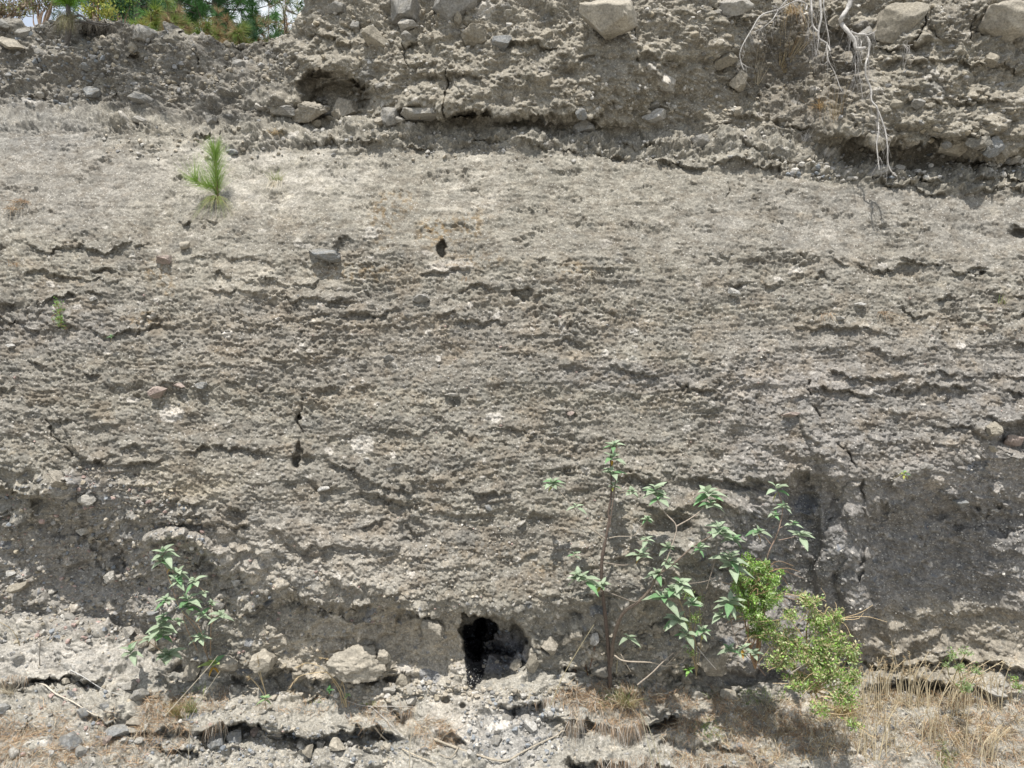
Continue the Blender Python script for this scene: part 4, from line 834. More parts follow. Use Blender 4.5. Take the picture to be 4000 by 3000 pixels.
def blades(mb, B_, Dr, L_, Wd, droop, c, seg=3, r=rng):
    """thin tapering blades: base points, directions, length, width, gravity droop, colours"""
    n = len(B_); Dr = Dr/(np.linalg.norm(Dr, axis=1, keepdims=True)+1e-9)
    L_ = np.broadcast_to(L_, n)[:, None]; Wd = np.broadcast_to(Wd, n)[:, None]; droop = np.broadcast_to(droop, n)[:, None]
    S_ = np.cross(Dr, r.normal(size=(n, 3))); S_ /= np.linalg.norm(S_, axis=1, keepdims=True)+1e-9
    rows = []
    for k in range(seg+1):
        t = k/seg; p = B_+Dr*L_*t+np.array([0, 0, -1.])*droop*L_*t*t
        w = Wd*(1-t*.85)*.5; rows += [p-S_*w, p+S_*w]
    v = np.stack(rows, 1).reshape(-1, 3); m = 2*(seg+1); o = np.arange(n)[:, None]*m
    q = np.concatenate([np.stack([o[:, 0]+2*k, o[:, 0]+2*k+1, o[:, 0]+2*k+3, o[:, 0]+2*k+2], -1) for k in range(seg)])
    c = np.asarray(c, F); c = np.broadcast_to(c, (n, 3)); mb.add(v, q, None, np.repeat(c, m, 0))
def leaf(mb, base, d, up, L_, w, droop=.3, c=(.2, .3, .2)):
    d = np.asarray(d, float); d /= np.linalg.norm(d); s_ = np.cross(d, up); s_ /= np.linalg.norm(s_)+1e-9; n_ = np.cross(s_, d)
    K = 6; pr = [.15, .78, 1., .84, .46, .0]; v = []
    for k in range(K):
        t = k/(K-1); m = base+d*L_*t-n_*L_*droop*t*t*.6+np.array([0, 0, -1])*L_*droop*t*t*.5
        h = w*.5*pr[k]; v += [m-s_*h+n_*h*.35, m, m+s_*h+n_*h*.35]
    q = []
    for k in range(K-1):
        a = 3*k; q += [[a, a+1, a+4, a+3], [a+1, a+2, a+5, a+4]]
    cc = np.repeat(np.asarray(c, F)[None], 3*K, 0); cc[1::3] *= 1.2
    mb.add(np.array(v), q, None, cc)
def at(X_, Y_, p): return W(np.float64(X_), np.float64(Y_), np.float64(p))
def px2m(v, p): return v/500*(D-p)/D
LG = (.32, .39, .27); LGd = (.14, .25, .12)
def cluster(parent, X_, Y_, p, L_, n=None, yellow=0, seed=0, hue=None):
    """a whorl of felted leaves at a twig tip"""
    r = random.Random(int(X_*3+Y_*7+seed)); mb = MB(); b = at(X_, Y_, p); Lm_ = px2m(L_, p); n = (n+2) if n else r.randint(9, 13)
    for k in range(n):
        a = k*2.4+r.uniform(-.4, .4); tier = k/n
        el = 1.0-1.25*tier+r.uniform(-.2, .2)
        d = np.array([math.cos(a)*math.cos(el), math.sin(a)*math.cos(el)*.75-.22, math.sin(el)])+np.array([r.uniform(-.25, .25), r.uniform(-.2, .2), r.uniform(-.25, .2)]); b = b+np.array([r.uniform(-.1, .1), r.uniform(-.1, .1), 0])*Lm_*.5
        ll = Lm_*(.5+.55*tier**.5)*r.uniform(.65, 1.2)
        if k < 2: ll *= .7
        c = np.array(hue or LG)*(1-.25*tier*r.random())*r.uniform(.85, 1.12)
        if r.random() < .16: c = np.array(LGd)*r.uniform(.9, 1.3)
        if k >= n-yellow: c = np.array((.42, .25, .05) if r.random() < .5 else (.36, .37, .09)); d[2] = -.9; ll *= .6
        leaf(mb, b+np.array([0, 0, -Lm_*.35*tier]), d, np.array([0, -.25, 1.]), ll, ll*r.uniform(.40, .54), r.uniform(.1, .5), c)
    return mb.build('leaf_cluster', M_leaf, parent)
def branch(parent, pts, r0, r1, c=(.16, .125, .10), name='branch', sides=6):
    mb = MB(); tube(mb, [at(*q) for q in pts], r0, r1, c, sides); return mb.build(name, M_bark, parent)

# the tall shrub before the wall
sh = thing('shrub', at(2383, 2660, .08), 'tall sparse shrub with grey green felted leaves rooted at the wall foot', 'shrub')
branch(sh, [(2383, 2680, .06), (2380, 2590, .12), (2373, 2493, .2), (2363, 2394, .28), (2353, 2299, .36), (2350, 2200, .40), (2366, 2108, .42), (2379, 2030, .42), (2377, 2000, .42), (2389, 1916, .42), (2386, 1790, .40), (2400, 1725, .38)], .017, .005, (.11, .085, .07), name='trunk', sides=8)
branch(sh, [(2381, 2060, .42), (2398, 1930, .44), (2410, 1826, .43), (2409, 1732, .42)], .005, .003)
branch(sh, [(2366, 2106, .42), (2330, 2080, .44), (2271, 2038, .46), (2244, 1989, .46), (2212, 1952, .45), (2170, 1895, .44)], .006, .0025, (.3, .26, .21))
branch(sh, [(2242, 1990, .46), (2253, 1966, .47)], .003, .002, (.3, .26, .21))
branch(sh, [(2380, 2102, .42), (2416, 2095, .46), (2475, 2093, .48), (2500, 2060, .48), (2533, 2025, .48)], .004, .002, (.3, .26, .21))
branch(sh, [(2357, 2197, .40), (2443, 2208, .46), (2488, 2183, .50), (2533, 2142, .5)], .005, .0025, (.2, .17, .14))
branch(sh, [(2357, 2250, .38), (2320, 2180, .44), (2250, 2160, .44)], .003, .002, (.2, .17, .14))
branch(sh, [(2380, 1935, .42), (2430, 1925, .44), (2470, 1915, .45)], .003, .0015, (.3, .26, .21))
branch(sh, [(2355, 2310, .36), (2320, 2304, .42), (2290, 2306, .44)], .003, .0015, (.2, .17, .14))
branch(sh, [(2386, 2600, .12), (2398, 2493, .24), (2432, 2399, .36), (2497, 2349, .44), (2542, 2299, .48), (2562, 2255, .5), (2600, 2225, .52), (2633, 2201, .54), (2705, 2138, .56), (2786, 2088, .56)], .014, .005, (.15, .12, .095), sides=8)
branch(sh, [(2545, 2296, .48), (2575, 2240, .5), (2590, 2220, .5), (2624, 2133, .5), (2642, 2056, .48), (2601, 2007, .46), (2569, 1957, .44), (2565, 1935, .44)], .006, .003, (.33, .28, .23))
branch(sh, [(2642, 2056, .48), (2705, 2020, .48), (2746, 1984, .48), (2765, 1940, .46)], .005, .003, (.33, .28, .23))
branch(sh, [(2355, 2305, .37), (2420, 2330, .42), (2480, 2350, .44), (2520, 2330, .45)], .004, .002, (.2, .17, .14))
branch(sh, [(2610, 2290, .52), (2690, 2280, .56), (2750, 2272, .58), (2795, 2256, .56)], .004, .002, (.2, .17, .14))
branch(sh, [(2540, 2300, .47), (2590, 2330, .52), (2630, 2380, .54), (2660, 2440, .52), (2700, 2480, .5), (2740, 2470, .5)], .005, .002, (.25, .2, .16))
branch(sh, [(2760, 2300, .5), (2790, 2200, .52), (2800, 2150, .5), (2800, 2090, .5)], .004, .002, (.2, .17, .14))
for a_ in [(2400, 1730, .4, 52), (2396, 1780, .42, 58, 0, 1), (2390, 1838, .44, 52), (2394, 1892, .44, 40, 6, 1), (2156, 1880, .44, 58, 0, 1), (2250, 1972, .47, 42, 4), (2533, 2022, .48, 34), (2470, 1916, .45, 40),
           (2556, 1905, .44, 74), (2572, 1930, .46, 64), (2762, 1918, .46, 74, 0, 0), (2775, 1960, .48, 66), (2805, 2050, .5, 72, 0, 1), (2822, 2070, .54, 70), (2862, 2100, .5, 48), (2860, 2165, .54, 82), (2870, 2200, .52, 76),
           (2502, 2160, .5, 62, 0, 1), (2610, 2130, .5, 52), (2606, 2192, .5, 58), (2565, 2235, .5, 48), (2728, 2134, .56, 44), (2244, 2160, .44, 38, 4), (2282, 2250, .46, 74), (2262, 2238, .48, 56), (2355, 2278, .44, 46, 0, 1),
           (2655, 2272, .54, 66), (2600, 2322, .56, 76), (2626, 2300, .58, 52), (2705, 2350, .55, 48), (2640, 2412, .54, 62), (2672, 2466, .52, 60), (2738, 2460, .5, 58, 0, 1), (2452, 2484, .3, 50, 5), (2520, 2102, .48, 40), (2680, 2520, .4, 24, 5)]:
    cluster(sh, a_[0], a_[1], a_[2], a_[3]*.98, a_[4] if len(a_) > 4 and a_[4] else None, a_[5] if len(a_) > 5 else 0)
sh = thing('shrub', at(2975, 2420, .1), 'leaning stem with a few broad leaf rosettes above the green bush', 'shrub')
branch(sh, [(2970, 2500, .0), (2989, 2215, .3), (3030, 2100, .36), (3044, 2061, .38), (3057, 1985, .38), (3040, 1920, .36)], .006, .003, (.27, .2, .16), 'trunk')
branch(sh, [(3046, 2063, .38), (3080, 2045, .4), (3098, 2040, .4)], .003, .0015, (.27, .2, .16)); branch(sh, [(3042, 2110, .37), (3090, 2100, .4), (3119, 2088, .4)], .003, .0015, (.27, .2, .16))
branch(sh, [(3010, 2125, .35), (2980, 2090, .36), (2962, 2075, .36)], .003, .0015, (.27, .2, .16))
for a_ in [(3030, 1900, .37, 78, 5, 1), (3062, 1970, .4, 40), (3022, 2006, .4, 32), (3096, 2040, .4, 42, 5), (3120, 2082, .4, 62, 7, 1), (2962, 2070, .38, 54, 7, 1)]: cluster(sh, *a_)
sh = thing('shrub', at(2860, 2560, .3), 'low leafy shoot between the tall shrub and the green bush', 'shrub')
branch(sh, [(2990, 2640, .05), (2930, 2570, .3), (2880, 2540, .4), (2850, 2530, .42)], .004, .002, (.27, .2, .16), 'trunk'); branch(sh, [(2900, 2550, .38), (2860, 2450, .45), (2850, 2350, .48)], .003, .002, (.27, .2, .16))
for a_ in [(2858, 2340, .5, 74), (2820, 2395, .48, 56), (2848, 2530, .44, 44), (2905, 2525, .42, 42, 6, 1), (2940, 2545, .4, 36), (2885, 2545, .42, 36)]: cluster(sh, *a_)
sh = thing('shrub', at(820, 2600, .0), 'small sparse shrub with felted leaves on the left ledge', 'shrub')
for pts in [[(825, 2600, -.02), (800, 2540, .12), (785, 2498, .18), (760, 2453, .22), (716, 2394, .26), (690, 2350, .28), (671, 2289, .28)], [(770, 2540, .12), (731, 2458, .24), (713, 2404, .27)],
            [(822, 2560, .08), (823, 2480, .2), (825, 2420, .26), (829, 2349, .28)], [(716, 2396, .26), (770, 2440, .3), (790, 2480, .3), (812, 2560, .06)],
            [(665, 2560, .0), (612, 2530, .14), (608, 2480, .2), (626, 2440, .22)], [(640, 2550, .0), (560, 2500, .14), (480, 2525, .2)], [(700, 2340, .28), (760, 2290, .32), (800, 2310, .3)], [(671, 2289, .28), (650, 2230, .28), (632, 2160, .27)],
            [(825, 2440, .25), (850, 2410, .28), (862, 2400, .28)]]:
    branch(sh, pts, .0045, .0018, (.3, .22, .15), sides=5)
for a_ in [(632, 2150, .27, 62), (634, 2185, .28, 46), (690, 2232, .28, 58), (692, 2262, .3, 44), (757, 2262, .3, 56, 6), (643, 2336, .28, 44), (732, 2336, .31, 58), (738, 2362, .31, 50), (790, 2396, .3, 48, 0, 1), (860, 2396, .28, 48), (828, 2352, .28, 26),
           (697, 2418, .26, 30), (640, 2404, .25, 40), (628, 2436, .24, 66), (636, 2470, .24, 60, 7), (584, 2482, .2, 50, 6), (782, 2482, .26, 42), (516, 2536, .18, 58), (652, 2546, .14, 66), (640, 2560, .14, 46), (798, 2310, .3, 34, 4)]: cluster(sh, *a_)
cluster(sh, 836, 2588, .16, 66, 7, 3, hue=(.33, .42, .15)); cluster(sh, 664, 2215, .3, 24, 3, 3)
# smaller sprigs
def sprig(X_, Y_, X2, Y2, L_, label, hue=(.3, .42, .12), yellow=1, n=7, cat='plant'):
    b = surf(X_, Y_); t = thing('sprig', b, label, cat); p0 = -b[1]
    mb = MB(); tube(mb, [b, at((X_+X2)/2, (Y_+Y2)/2, p0+.05), at(X2, Y2, p0+.09)], .003, .0015, (.3, .25, .15), 5); mb.build('stem', M_bark, t)
    cluster(t, X2, Y2, p0+.09, L_, n, yellow, hue=hue); return t
sprig(3480, 1875, 3532, 1845, 34, 'little yellow green sprig growing alone on the right of the wall', (.42, .5, .14), 2)
sprig(438, 1335, 434, 1312, 20, 'tiny two leaved sprig under the strata on the left', (.22, .4, .2), 0, 4)
sprig(1040, 2775, 1035, 2725, 34, 'small soft green sprig behind the dry stalk at the wall foot', (.3, .4, .2), 0, 8)
sprig(2695, 2640, 2694, 2612, 28, 'little bright green sprig hanging over dead leaves under the curved branch', (.25, .45, .12), 0, 6)
sprig(1285, 2720, 1285, 2690, 22, 'dark green upright little plant by the arching dry grass', (.08, .2, .07), 0, 9)
sprig(1355, 2735, 1358, 2712, 20, 'pale green seedling right of the arching dry grass', (.3, .42, .22), 0, 6)
# small-leaved bushes
def bush(label, base, blobs, n, sz, cols, twigcol=(.3, .2, .12), twigs=40, seed=1, name='bush', cat='bush', loose=.5, trunkr=.008):
    if name == 'bush': n = int(n*1.7); twigs = int(twigs*1.3); sz = sz*1.4 if sz < .03 else sz; cols = [tuple(min(.6, v*1.2) for v in c_) for c_ in cols] if sz < .03 else cols; blobs = [(b[0], b[1], b[2], b[3]*1.22) for b in blobs]
    r = np.random.default_rng(seed); B_ = at(*base); t = thing(name, B_, label, cat)
    tot = sum(b[3]**2 for b in blobs); lv = MB(); tr = MB(); tw = tr
    ctrs = [at(b[0], b[1], b[2]) for b in blobs]
    if name == 'bush' and n > 7000:
        for k in range(90):
            c = ctrs[r.integers(len(ctrs))]; e_ = c+r.normal(size=3)*np.array([.13, .06, .07]); tube(tw, [c, (c+e_)/2+r.normal(size=3)*.03+np.array([0, 0, .02]), e_], .0028, .0012, np.array(twigcol)*r.uniform(.7, 1.4), 4, 6)
    for b, c in zip(blobs, ctrs): tube(tr, [B_, (B_+c)/2+r.normal(size=3)*.03, c], trunkr, .003, twigcol, 6)
    for b, c in zip(blobs, ctrs):
        R_ = px2m(b[3], b[2]); k_ = max(3, int(twigs*b[3]**2/tot)); per = int(n*b[3]**2/tot/k_)
        for k in range(k_):
            d = r.normal(size=3); d /= np.linalg.norm(d); d[2] = d[2]*.8+.35; e_ = c+d*R_*r.uniform(.55, 1.1)
            tube(tw, [c, (c+e_)/2+r.normal(size=3)*R_*.08, e_], .0022, .0009, np.array(twigcol)*r.uniform(.7, 1.5), 4, 5)
            tt = r.random((per, 1))**.6; P_ = c+(e_-c)*tt+r.normal(size=(per, 3))*.012*loose*2
            Dn_ = r.normal(size=(per, 3)); Dn_[:, 2] += .6; Dn_[:, 1] -= .3; Dn_ /= np.linalg.norm(Dn_, axis=1, keepdims=True)
            S_ = np.cross(Dn_, r.normal(size=(per, 3))); S_ /= np.linalg.norm(S_, axis=1, keepdims=True)
            L_ = sz*r.uniform(.6, 1.3, (per, 1)); v = np.stack([P_, P_+Dn_*L_*.5+S_*L_*.22, P_+Dn_*L_, P_+Dn_*L_*.5-S_*L_*.22], 1).reshape(-1, 3)
            cc = np.array([cols[i] for i in r.integers(0, len(cols), per)], F)*r.uniform(.7, 1.25, (per, 1))
            lv.add(v, np.arange(per*4).reshape(-1, 4), None, np.repeat(cc, 4, 0))
    tr.build('branches', M_bark, t); lv.build('foliage', M_leaf, t, smooth=False)
    return t
G1 = [(.19, .33, .06), (.26, .40, .10), (.32, .42, .17), (.13, .23, .05), (.36, .43, .24)]
G2 = G1+[(.34, .32, .17), (.42, .36, .22), (.36, .34, .2)]
bush('upright bright green bush with tiny leaves beside the tall shrub', (2950, 2610, .1), [(2945, 2225, .42, 50), (2985, 2240, .42, 40), (2925, 2330, .42, 70), (2990, 2330, .42, 75), (3010, 2260, .42, 48), (2950, 2400, .38, 75), (2890, 2290, .42, 40), (2960, 2480, .3, 50)], 5200, .016, G1, seed=21, twigs=110, loose=.45)
bush('sprawling half dry green bush at the right of the wall foot', (3180, 2700, .3), [(3010, 2460, .42, 46), (3050, 2600, .45, 60), (3130, 2680, .5, 66), (3165, 2360, .5, 48), (3085, 2415, .5, 38), (3200, 2440, .5, 60), (3270, 2420, .5, 36), (3250, 2520, .55, 70), (3320, 2560, .52, 50), (3200, 2580, .55, 70), (3140, 2560, .5, 75), (3060, 2520, .42, 60), (3230, 2630, .6, 80), (3320, 2660, .6, 50), (3280, 2730, .68, 60), (3210, 2780, .75, 34), (3340, 2830, .85, 30)], 8000, .017, G2, (.46, .35, .21), seed=22, twigs=260, loose=.6)
bush('small soft green weed behind the dry grass on the right', (3760, 2700, .1), [(3725, 2570, .2, 30), (3770, 2555, .2, 26), (3745, 2610, .22, 30), (3815, 2620, .22, 26), (3700, 2600, .2, 20), (3775, 2690, .25, 36)], 700, .02, [(.22, .33, .12), (.3, .38, .2)], (.3, .25, .12), seed=23, twigs=40, name='weed', cat='plant', trunkr=.003)
bush('fine leaved green weed tangled behind the tall shrub leaves', (2720, 2640, .05), [(2640, 2300, .4, 26), (2690, 2330, .42, 30), (2730, 2350, .42, 24), (2720, 2420, .4, 30), (2690, 2440, .4, 20), (2700, 2560, .3, 20)], 900, .014, G1, (.3, .25, .15), seed=24, twigs=44, name='weed', cat='plant', trunkr=.003)
p_ = pof(240, 1270); bush('small bright green weed growing from the dark strata on the left', (238, 1290, p_-.02), [(225, 1185, p_+.06, 16), (232, 1220, p_+.08, 20), (225, 1250, p_+.08, 24), (235, 1270, p_+.06, 22), (215, 1200, p_+.05, 14)], 420, .014, [(.16, .32, .07), (.22, .36, .1)], seed=25, twigs=36, name='weed', cat='plant', trunkr=.0025)
bush('little green weed at the right edge of the bank', (3970, 2700, .2), [(3965, 2660, .26, 20), (3985, 2690, .28, 22)], 160, .018, G1, seed=27, twigs=12, name='weed', cat='plant', trunkr=.002)
# ------------------------------------------------------------------ pine seedling and pines
def needles(mb, path, n, L_, w, cols, fwd=.5, droop=.12, r=rng, spread=1.0, t0=0):
    Q_ = smooth_path(path, 40); T_ = np.gradient(Q_, axis=0); T_ /= np.linalg.norm(T_, axis=1, keepdims=True)
    i = (r.uniform(t0, 1, n)*39).astype(int); B_ = Q_[i]; d = r.normal(size=(n, 3)); d -= T_[i]*np.sum(d*T_[i], 1, keepdims=True); d /= np.linalg.norm(d, axis=1, keepdims=True)
    d = d*spread+T_[i]*fwd*r.uniform(.5, 1.5, (n, 1)); cc = np.array([cols[k] for k in r.integers(0, len(cols), n)], F)*r.uniform(.7, 1.25, (n, 1))
    blades(mb, B_, d, L_*r.uniform(.7, 1.15, n), w, droop, cc, 3, r)
b = surf(852, 795); p0 = -b[1]
t = thing('pine_seedling', b, 'young pine seedling with long green needles on the pale slope', 'pine seedling')
NG = [(.20, .33, .06), (.26, .40, .09), (.16, .28, .05), (.33, .42, .14)]
st = [b, at(846, 700, p0+.05), at(840, 600, p0+.08)]; br = [at(852, 740, p0+.03), at(815, 728, p0+.07), at(775, 712, p0+.10), at(760, 700, p0+.10)]
mb = MB(); tube(mb, st, .013, .007, (.15, .10, .07), 7); mb.build('trunk', M_bark, t)
mb = MB(); tube(mb, br, .005, .003, (.18, .13, .08), 6); mb.build('branch', M_bark, t)
mb = MB(); needles(mb, st, 480, px2m(92, p0), .0030, NG, 1.5, .05, t0=.15); needles(mb, [st[1], st[2]], 240, px2m(80, p0), .0030, NG, 2.6, .02, t0=.6); mb.build('needles', M_needle, t)
mb = MB(); needles(mb, br, 330, px2m(74, p0), .0030, NG, .9, -.35); mb.build('needles', M_needle, t)
mb = MB(); k = 170; a_ = rng.uniform(0, 6.28, k); blades(mb, np.repeat((b+np.array([0, -.03, .03]))[None], k, 0), np.stack([np.cos(a_), -np.abs(np.sin(a_)), rng.uniform(-.1, .9, k)], 1), px2m(95, p0), .0032, 1.0, np.array([(.3, .34, .14), (.38, .34, .2), (.2, .27, .08)])[rng.integers(0, 3, k)]); mb.build('needles', M_needle, t)
def tuft(X_, Y_, n, L_, cols, label, spread=.8, droop=.5, up=1.0, name='grass_tuft', w=.003, r=rng, lean=0, fan=0.03, cat='grass', up_y=-.35, out=.01):
    w *= 1.5; L_ *= 1.15
    b = surf(X_, Y_); d = r.normal(size=(n, 3))*spread*.5; d[:, 2] = up*r.uniform(.6, 1.2, n); d[:, 1] += up_y; d[:, 0] += lean
    B_ = b+r.normal(size=(n, 3))*np.array([fan, .006, .006])+np.array([0, -out, 0])
    cc = np.array([cols[k] for k in r.integers(0, len(cols), n)], F)*r.uniform(.75, 1.2, (n, 1)); mb = MB()
    blades(mb, B_, d, L_*r.uniform(.45, 1.1, n), w, droop*r.uniform(.3, 1.5, n), cc, 5, r)
    return tag(mb.build(name, M_dry, loc=b), label, cat)
DRY = [(.52, .43, .28), (.6, .52, .38), (.45, .36, .22), (.36, .24, .13)]; PALE = [(.6, .55, .44), (.55, .48, .36), (.66, .62, .52)]; GRN = [(.2, .3, .08), (.3, .36, .14), (.45, .42, .22)]
tuft(1078, 700, 70, .13, [(.35, .38, .18), (.55, .52, .38), (.25, .3, .12)], 'small grass tuft on the pale slope right of the pine seedling', .7, .5, w=.0025)
tuft(1078, 705, 50, .1, PALE, 'bleached grass blades trailing below the small tuft on the pale slope', .5, 1.0, -.4, w=.0025)
# crest sapling with its exposed root stump
b = at(265, 60, 1.0*-1.3)
t = thing('pine_sapling', surf(275, 190), 'bushy green pine sapling leaning over the top left edge with bare roots', 'pine sapling')
q = lambda x_, y_, o=0: at(x_, y_, -1.28+o)
mb = MB(); tube(mb, [q(278, 215, -.08), q(262, 170, -.02), q(268, 130, 0), q(275, 85, .03), q(268, 45, .04), q(264, -20, .03), q(268, -160, .03)], .03, .014, (.11, .10, .09), 9, knob=.12); mb.build('trunk', M_bark, t)
for pts, r0 in [([q(270, 110), q(235, 100, .02), (q(205, 95, .03)), q(190, 115, .03)], .014), ([q(272, 75), q(310, 60, .05), q(345, 80, .06), q(395, 92, .05), q(450, 98, .02)], .014), ([q(275, 90), q(330, 85, .04), q(400, 102, .05), q(440, 92, .03)], .009), ([q(262, 165), q(240, 190, .03), q(225, 200, .03)], .009), ([q(272, 60), q(240, 65, .04), q(200, 100, .04)], .008)]:
    mb = MB(); tube(mb, pts, r0, .004, (.12, .11, .10), 7, knob=.15); mb.build('root', M_bark, t)
mb = MB(); Ht = [q(268, -160, .03), np.array([-3.75, .9, ZC+4.2]), np.array([-3.6, .4, ZC+5.2]), np.array([-3.5, .1, ZC+5.9])]; tube(mb, Ht, .014, .006, (.11, .10, .09), 6)  # unseen upper crown, added to shade the slope in place of a bigger tree
Hq = smooth_path(Ht, 30); nb = MB()
for k in range(34):
    o_ = Hq[rng.integers(10, 30)]; e_ = o_+rng.normal(size=3)*np.array([.55, .35, .25]); tube(mb, [o_, (o_+e_)/2+np.array([0, 0, -.05]), e_], .006, .003, (.11, .10, .09), 4)
    needles(nb, [o_*.45+e_*.55, e_], 130, .15, .006, [(.14, .28, .03), (.22, .38, .05), (.10, .22, .03)], 1.0, .1)
mb.build('shade_limbs', M_bark, t); nb.build('crown', M_needle, t)
mb = MB()
for k in range(14):
    a_ = k*.45; e_ = q(265+45*math.cos(a_)*rnd.uniform(.3, 1), 15-rnd.uniform(0, 1)*150, .05+.12*math.sin(a_*3)); needles(mb, [q(267, 40-rnd.uniform(0, 90), .03), e_], 260, .13, .0035, [(.14, .28, .03), (.22, .38, .05), (.10, .22, .03)], 1.0, .1)
mb.build('needles', M_needle, t)
mb = MB(); k = 260; B_ = np.array([q(225+rng.uniform(0, 70), rng.uniform(40, 70), .05) for _ in range(k)]); blades(mb, B_, rng.normal(size=(k, 3))*.35+np.array([0, -.2, -1]), .16, .003, .1, np.array([(.3, .26, .18), (.2, .2, .1)])[rng.integers(0, 2, k)]); mb.build('dead_needles', M_dry, t)
# turf overhang with fibrous roots
mb = MB(); k = 500; xx = rng.uniform(300, 560, k); B_ = np.array([at(x_, np.interp(x_, [300, 430, 560], [70, 92, 112])+rng.uniform(0, 16), -1.25) for x_ in xx])
blades(mb, B_, rng.normal(size=(k, 3))*.4+np.array([0, -.1, -1]), rng.uniform(.03, .14, k), .002, .2, np.array([(.2, .18, .15), (.3, .27, .22), (.13, .11, .09)])[rng.integers(0, 3, k)])
tag(mb.build('root_fringe', M_dry), 'fine grey roots hanging under the turf lip on the top left edge', 'roots', kind='stuff')
def pine(label, bx, dist, tipY, h_, cols, n_limb, n_need, seed, spread=.3, trunkr=.1, name='pine_tree', nl=.12, nw=.006, low=.15, cat='pine tree', tcol=(.1, .085, .07), group=None, tuf=3):
    """dist metres behind the wall plane; root on the plateau"""
    r = np.random.default_rng(seed); d = D+dist; top = np.array([(bx-2000)/3000*d, dist, ZC+(1500-tipY)/3000*d]); root = top-np.array([0, 0, h_])
    t = thing(name, root, label, cat, group); mb = MB(); tube(mb, [root, root+(top-root)*.5+r.normal(size=3)*h_*.012, top], trunkr, trunkr*.15, tcol, 8, 30, .05); mb.build('trunk', M_bark, t)
    lb = MB(); nd = MB()
    for k in range(n_limb):
        f_ = low+(1-low)*(k+r.random())/n_limb; c = root+(top-root)*f_; a_ = r.uniform(0, 6.28); ln = h_*spread*(1-f_*.75)*r.uniform(.6, 1.15)
        e_ = c+np.array([math.cos(a_)*ln, math.sin(a_)*ln, ln*r.uniform(.1, .6)]); md = (c+e_)/2+np.array([0, 0, -ln*.08])
        tube(lb, [c, md, e_], trunkr*.22*(1-f_*.6)+.004, .003, tcol, 5, 8, .05)
        Q_ = smooth_path([c, md, e_], 12)
        for j in range(tuf):
            o_ = Q_[r.integers(5, 12)]; e2 = o_+r.normal(size=3)*ln*.22+np.array([0, 0, ln*.05]); tube(lb, [o_, e2], .004, .002, tcol, 4, 4)
            vv = e2-o_; needles(nd, [o_+vv*.4, e2, e2+vv*.1], n_need, nl, nw, [cols[(k+j) % len(cols)]], 1.0, .1, r)
        vv = e_-md; needles(nd, [md+vv*.4, e_], n_need, nl, nw, [cols[k % len(cols)]], 1.0, .1, r)
    lb.build('limbs', M_bark, t); nd.build('crown', M_needle, t, smooth=False); return t
DG = [(.05, .11, .05), (.07, .15, .06), (.09, .19, .07), (.06, .12, .07)]
pine('tall dark pine with a thick trunk far behind the top left edge', 553, 16, -900, 12.5, DG, 90, 70, 51, .26, .17, nl=.28, nw=.014, low=.3)
pine('dense green pine far behind, at the right end of the tree line', 850, 13, -560, 8.5, [(.07, .17, .05), (.10, .22, .06), (.06, .13, .05)], 130, 110, 52, .34, .13, nl=.26, nw=.013, low=.12, tuf=5)
pine('dark pine filling the gap behind the orange tipped saplings', 700, 18, -500, 9, DG, 80, 80, 53, .33, .15, nl=.28, nw=.015, low=.12, tuf=4)
pine('shaded pine far behind the yellow green bush', 470, 20, -450, 9, DG, 60, 70, 54, .3, .14, nl=.28, nw=.015, low=.1, tuf=4)
OR = [(.30, .21, .11), (.22, .27, .08), (.34, .26, .15), (.17, .25, .06)]; YG = [(.22, .30, .06), (.27, .33, .08), (.32, .28, .1)]
for i, (bx, ty, h_, cs, lb_) in enumerate([(590, 45, .62, YG, 'yellow green pine sapling on the crest, leftmost of the small ones'), (655, 15, .85, OR, 'tallest rusty tipped pine sapling on the crest'), (725, 55, .65, OR[::-1], 'rusty and green pine sapling right of the tallest one'), (680, 90, .35, OR[:3], 'low rust coloured pine sapling in front of the tallest one'),
        (820, 85, .5, OR, 'small orange pine sapling on the right part of the crest'), (872, 68, .6, [OR[0], OR[2], DG[2]], 'upright orange tipped pine sapling before the dense green pine'), (935, 110, .32, OR, 'lowest orange pine sapling near the dip of the crest'), (985, 95, .5, DG[1:]+OR[:1], 'dull green pine sapling at the right end of the crest')]):
    pine(lb_, bx, 2.2+.3*(i % 3), ty, h_+.25, cs, 12, 60, 60+i, .38, .014, 'pine_sapling', .11, .004, .2, 'pine sapling', (.12, .09, .07), 'small pines along the crest')
pine('thin see through pine sapling against the bright sky', 1120, 2.6, -180, 1.9, [(.20, .24, .09), (.26, .26, .11), (.34, .22, .12)], 30, 26, 75, .34, .014, 'pine_sapling', .09, .0032, .1, 'pine sapling', (.14, .12, .10), 'small pines along the crest', 2)
pine('second thin pine sapling leaning left by the sky gap', 1050, 2.9, -60, 1.5, [(.18, .22, .09), (.3, .22, .12)], 16, 26, 76, .3, .012, 'pine_sapling', .09, .0032, .1, 'pine sapling', (.14, .12, .10), 'small pines along the crest', 2)
BR = [(.27, .21, .15), (.32, .26, .19), (.2, .17, .11), (.24, .25, .12)]
def crest_bush(label, x0, x1, y0, y1, dist, n, cols, seed, tw=(.25, .18, .13)):
    bl = [(x_, y_, -dist, r_) for x_, y_, r_ in [(x0+(x1-x0)*rnd.random(), y0+(y1-y0)*rnd.random(), (x1-x0)*.22) for _ in range(8)]]
    bush(label, ((x0+x1)/2, 130, -dist), bl, n, .035, cols, tw, 110, seed, trunkr=.012, loose=1.5)
crest_bush('brown dry leaved bush at the far left of the crest', -60, 110, -60, 60, 2.4, 1500, BR, 81); crest_bush('brown and green twiggy bush left of the leaning sapling', 90, 230, -60, 60, 2.2, 1300, BR+[(.2, .27, .08)], 82)
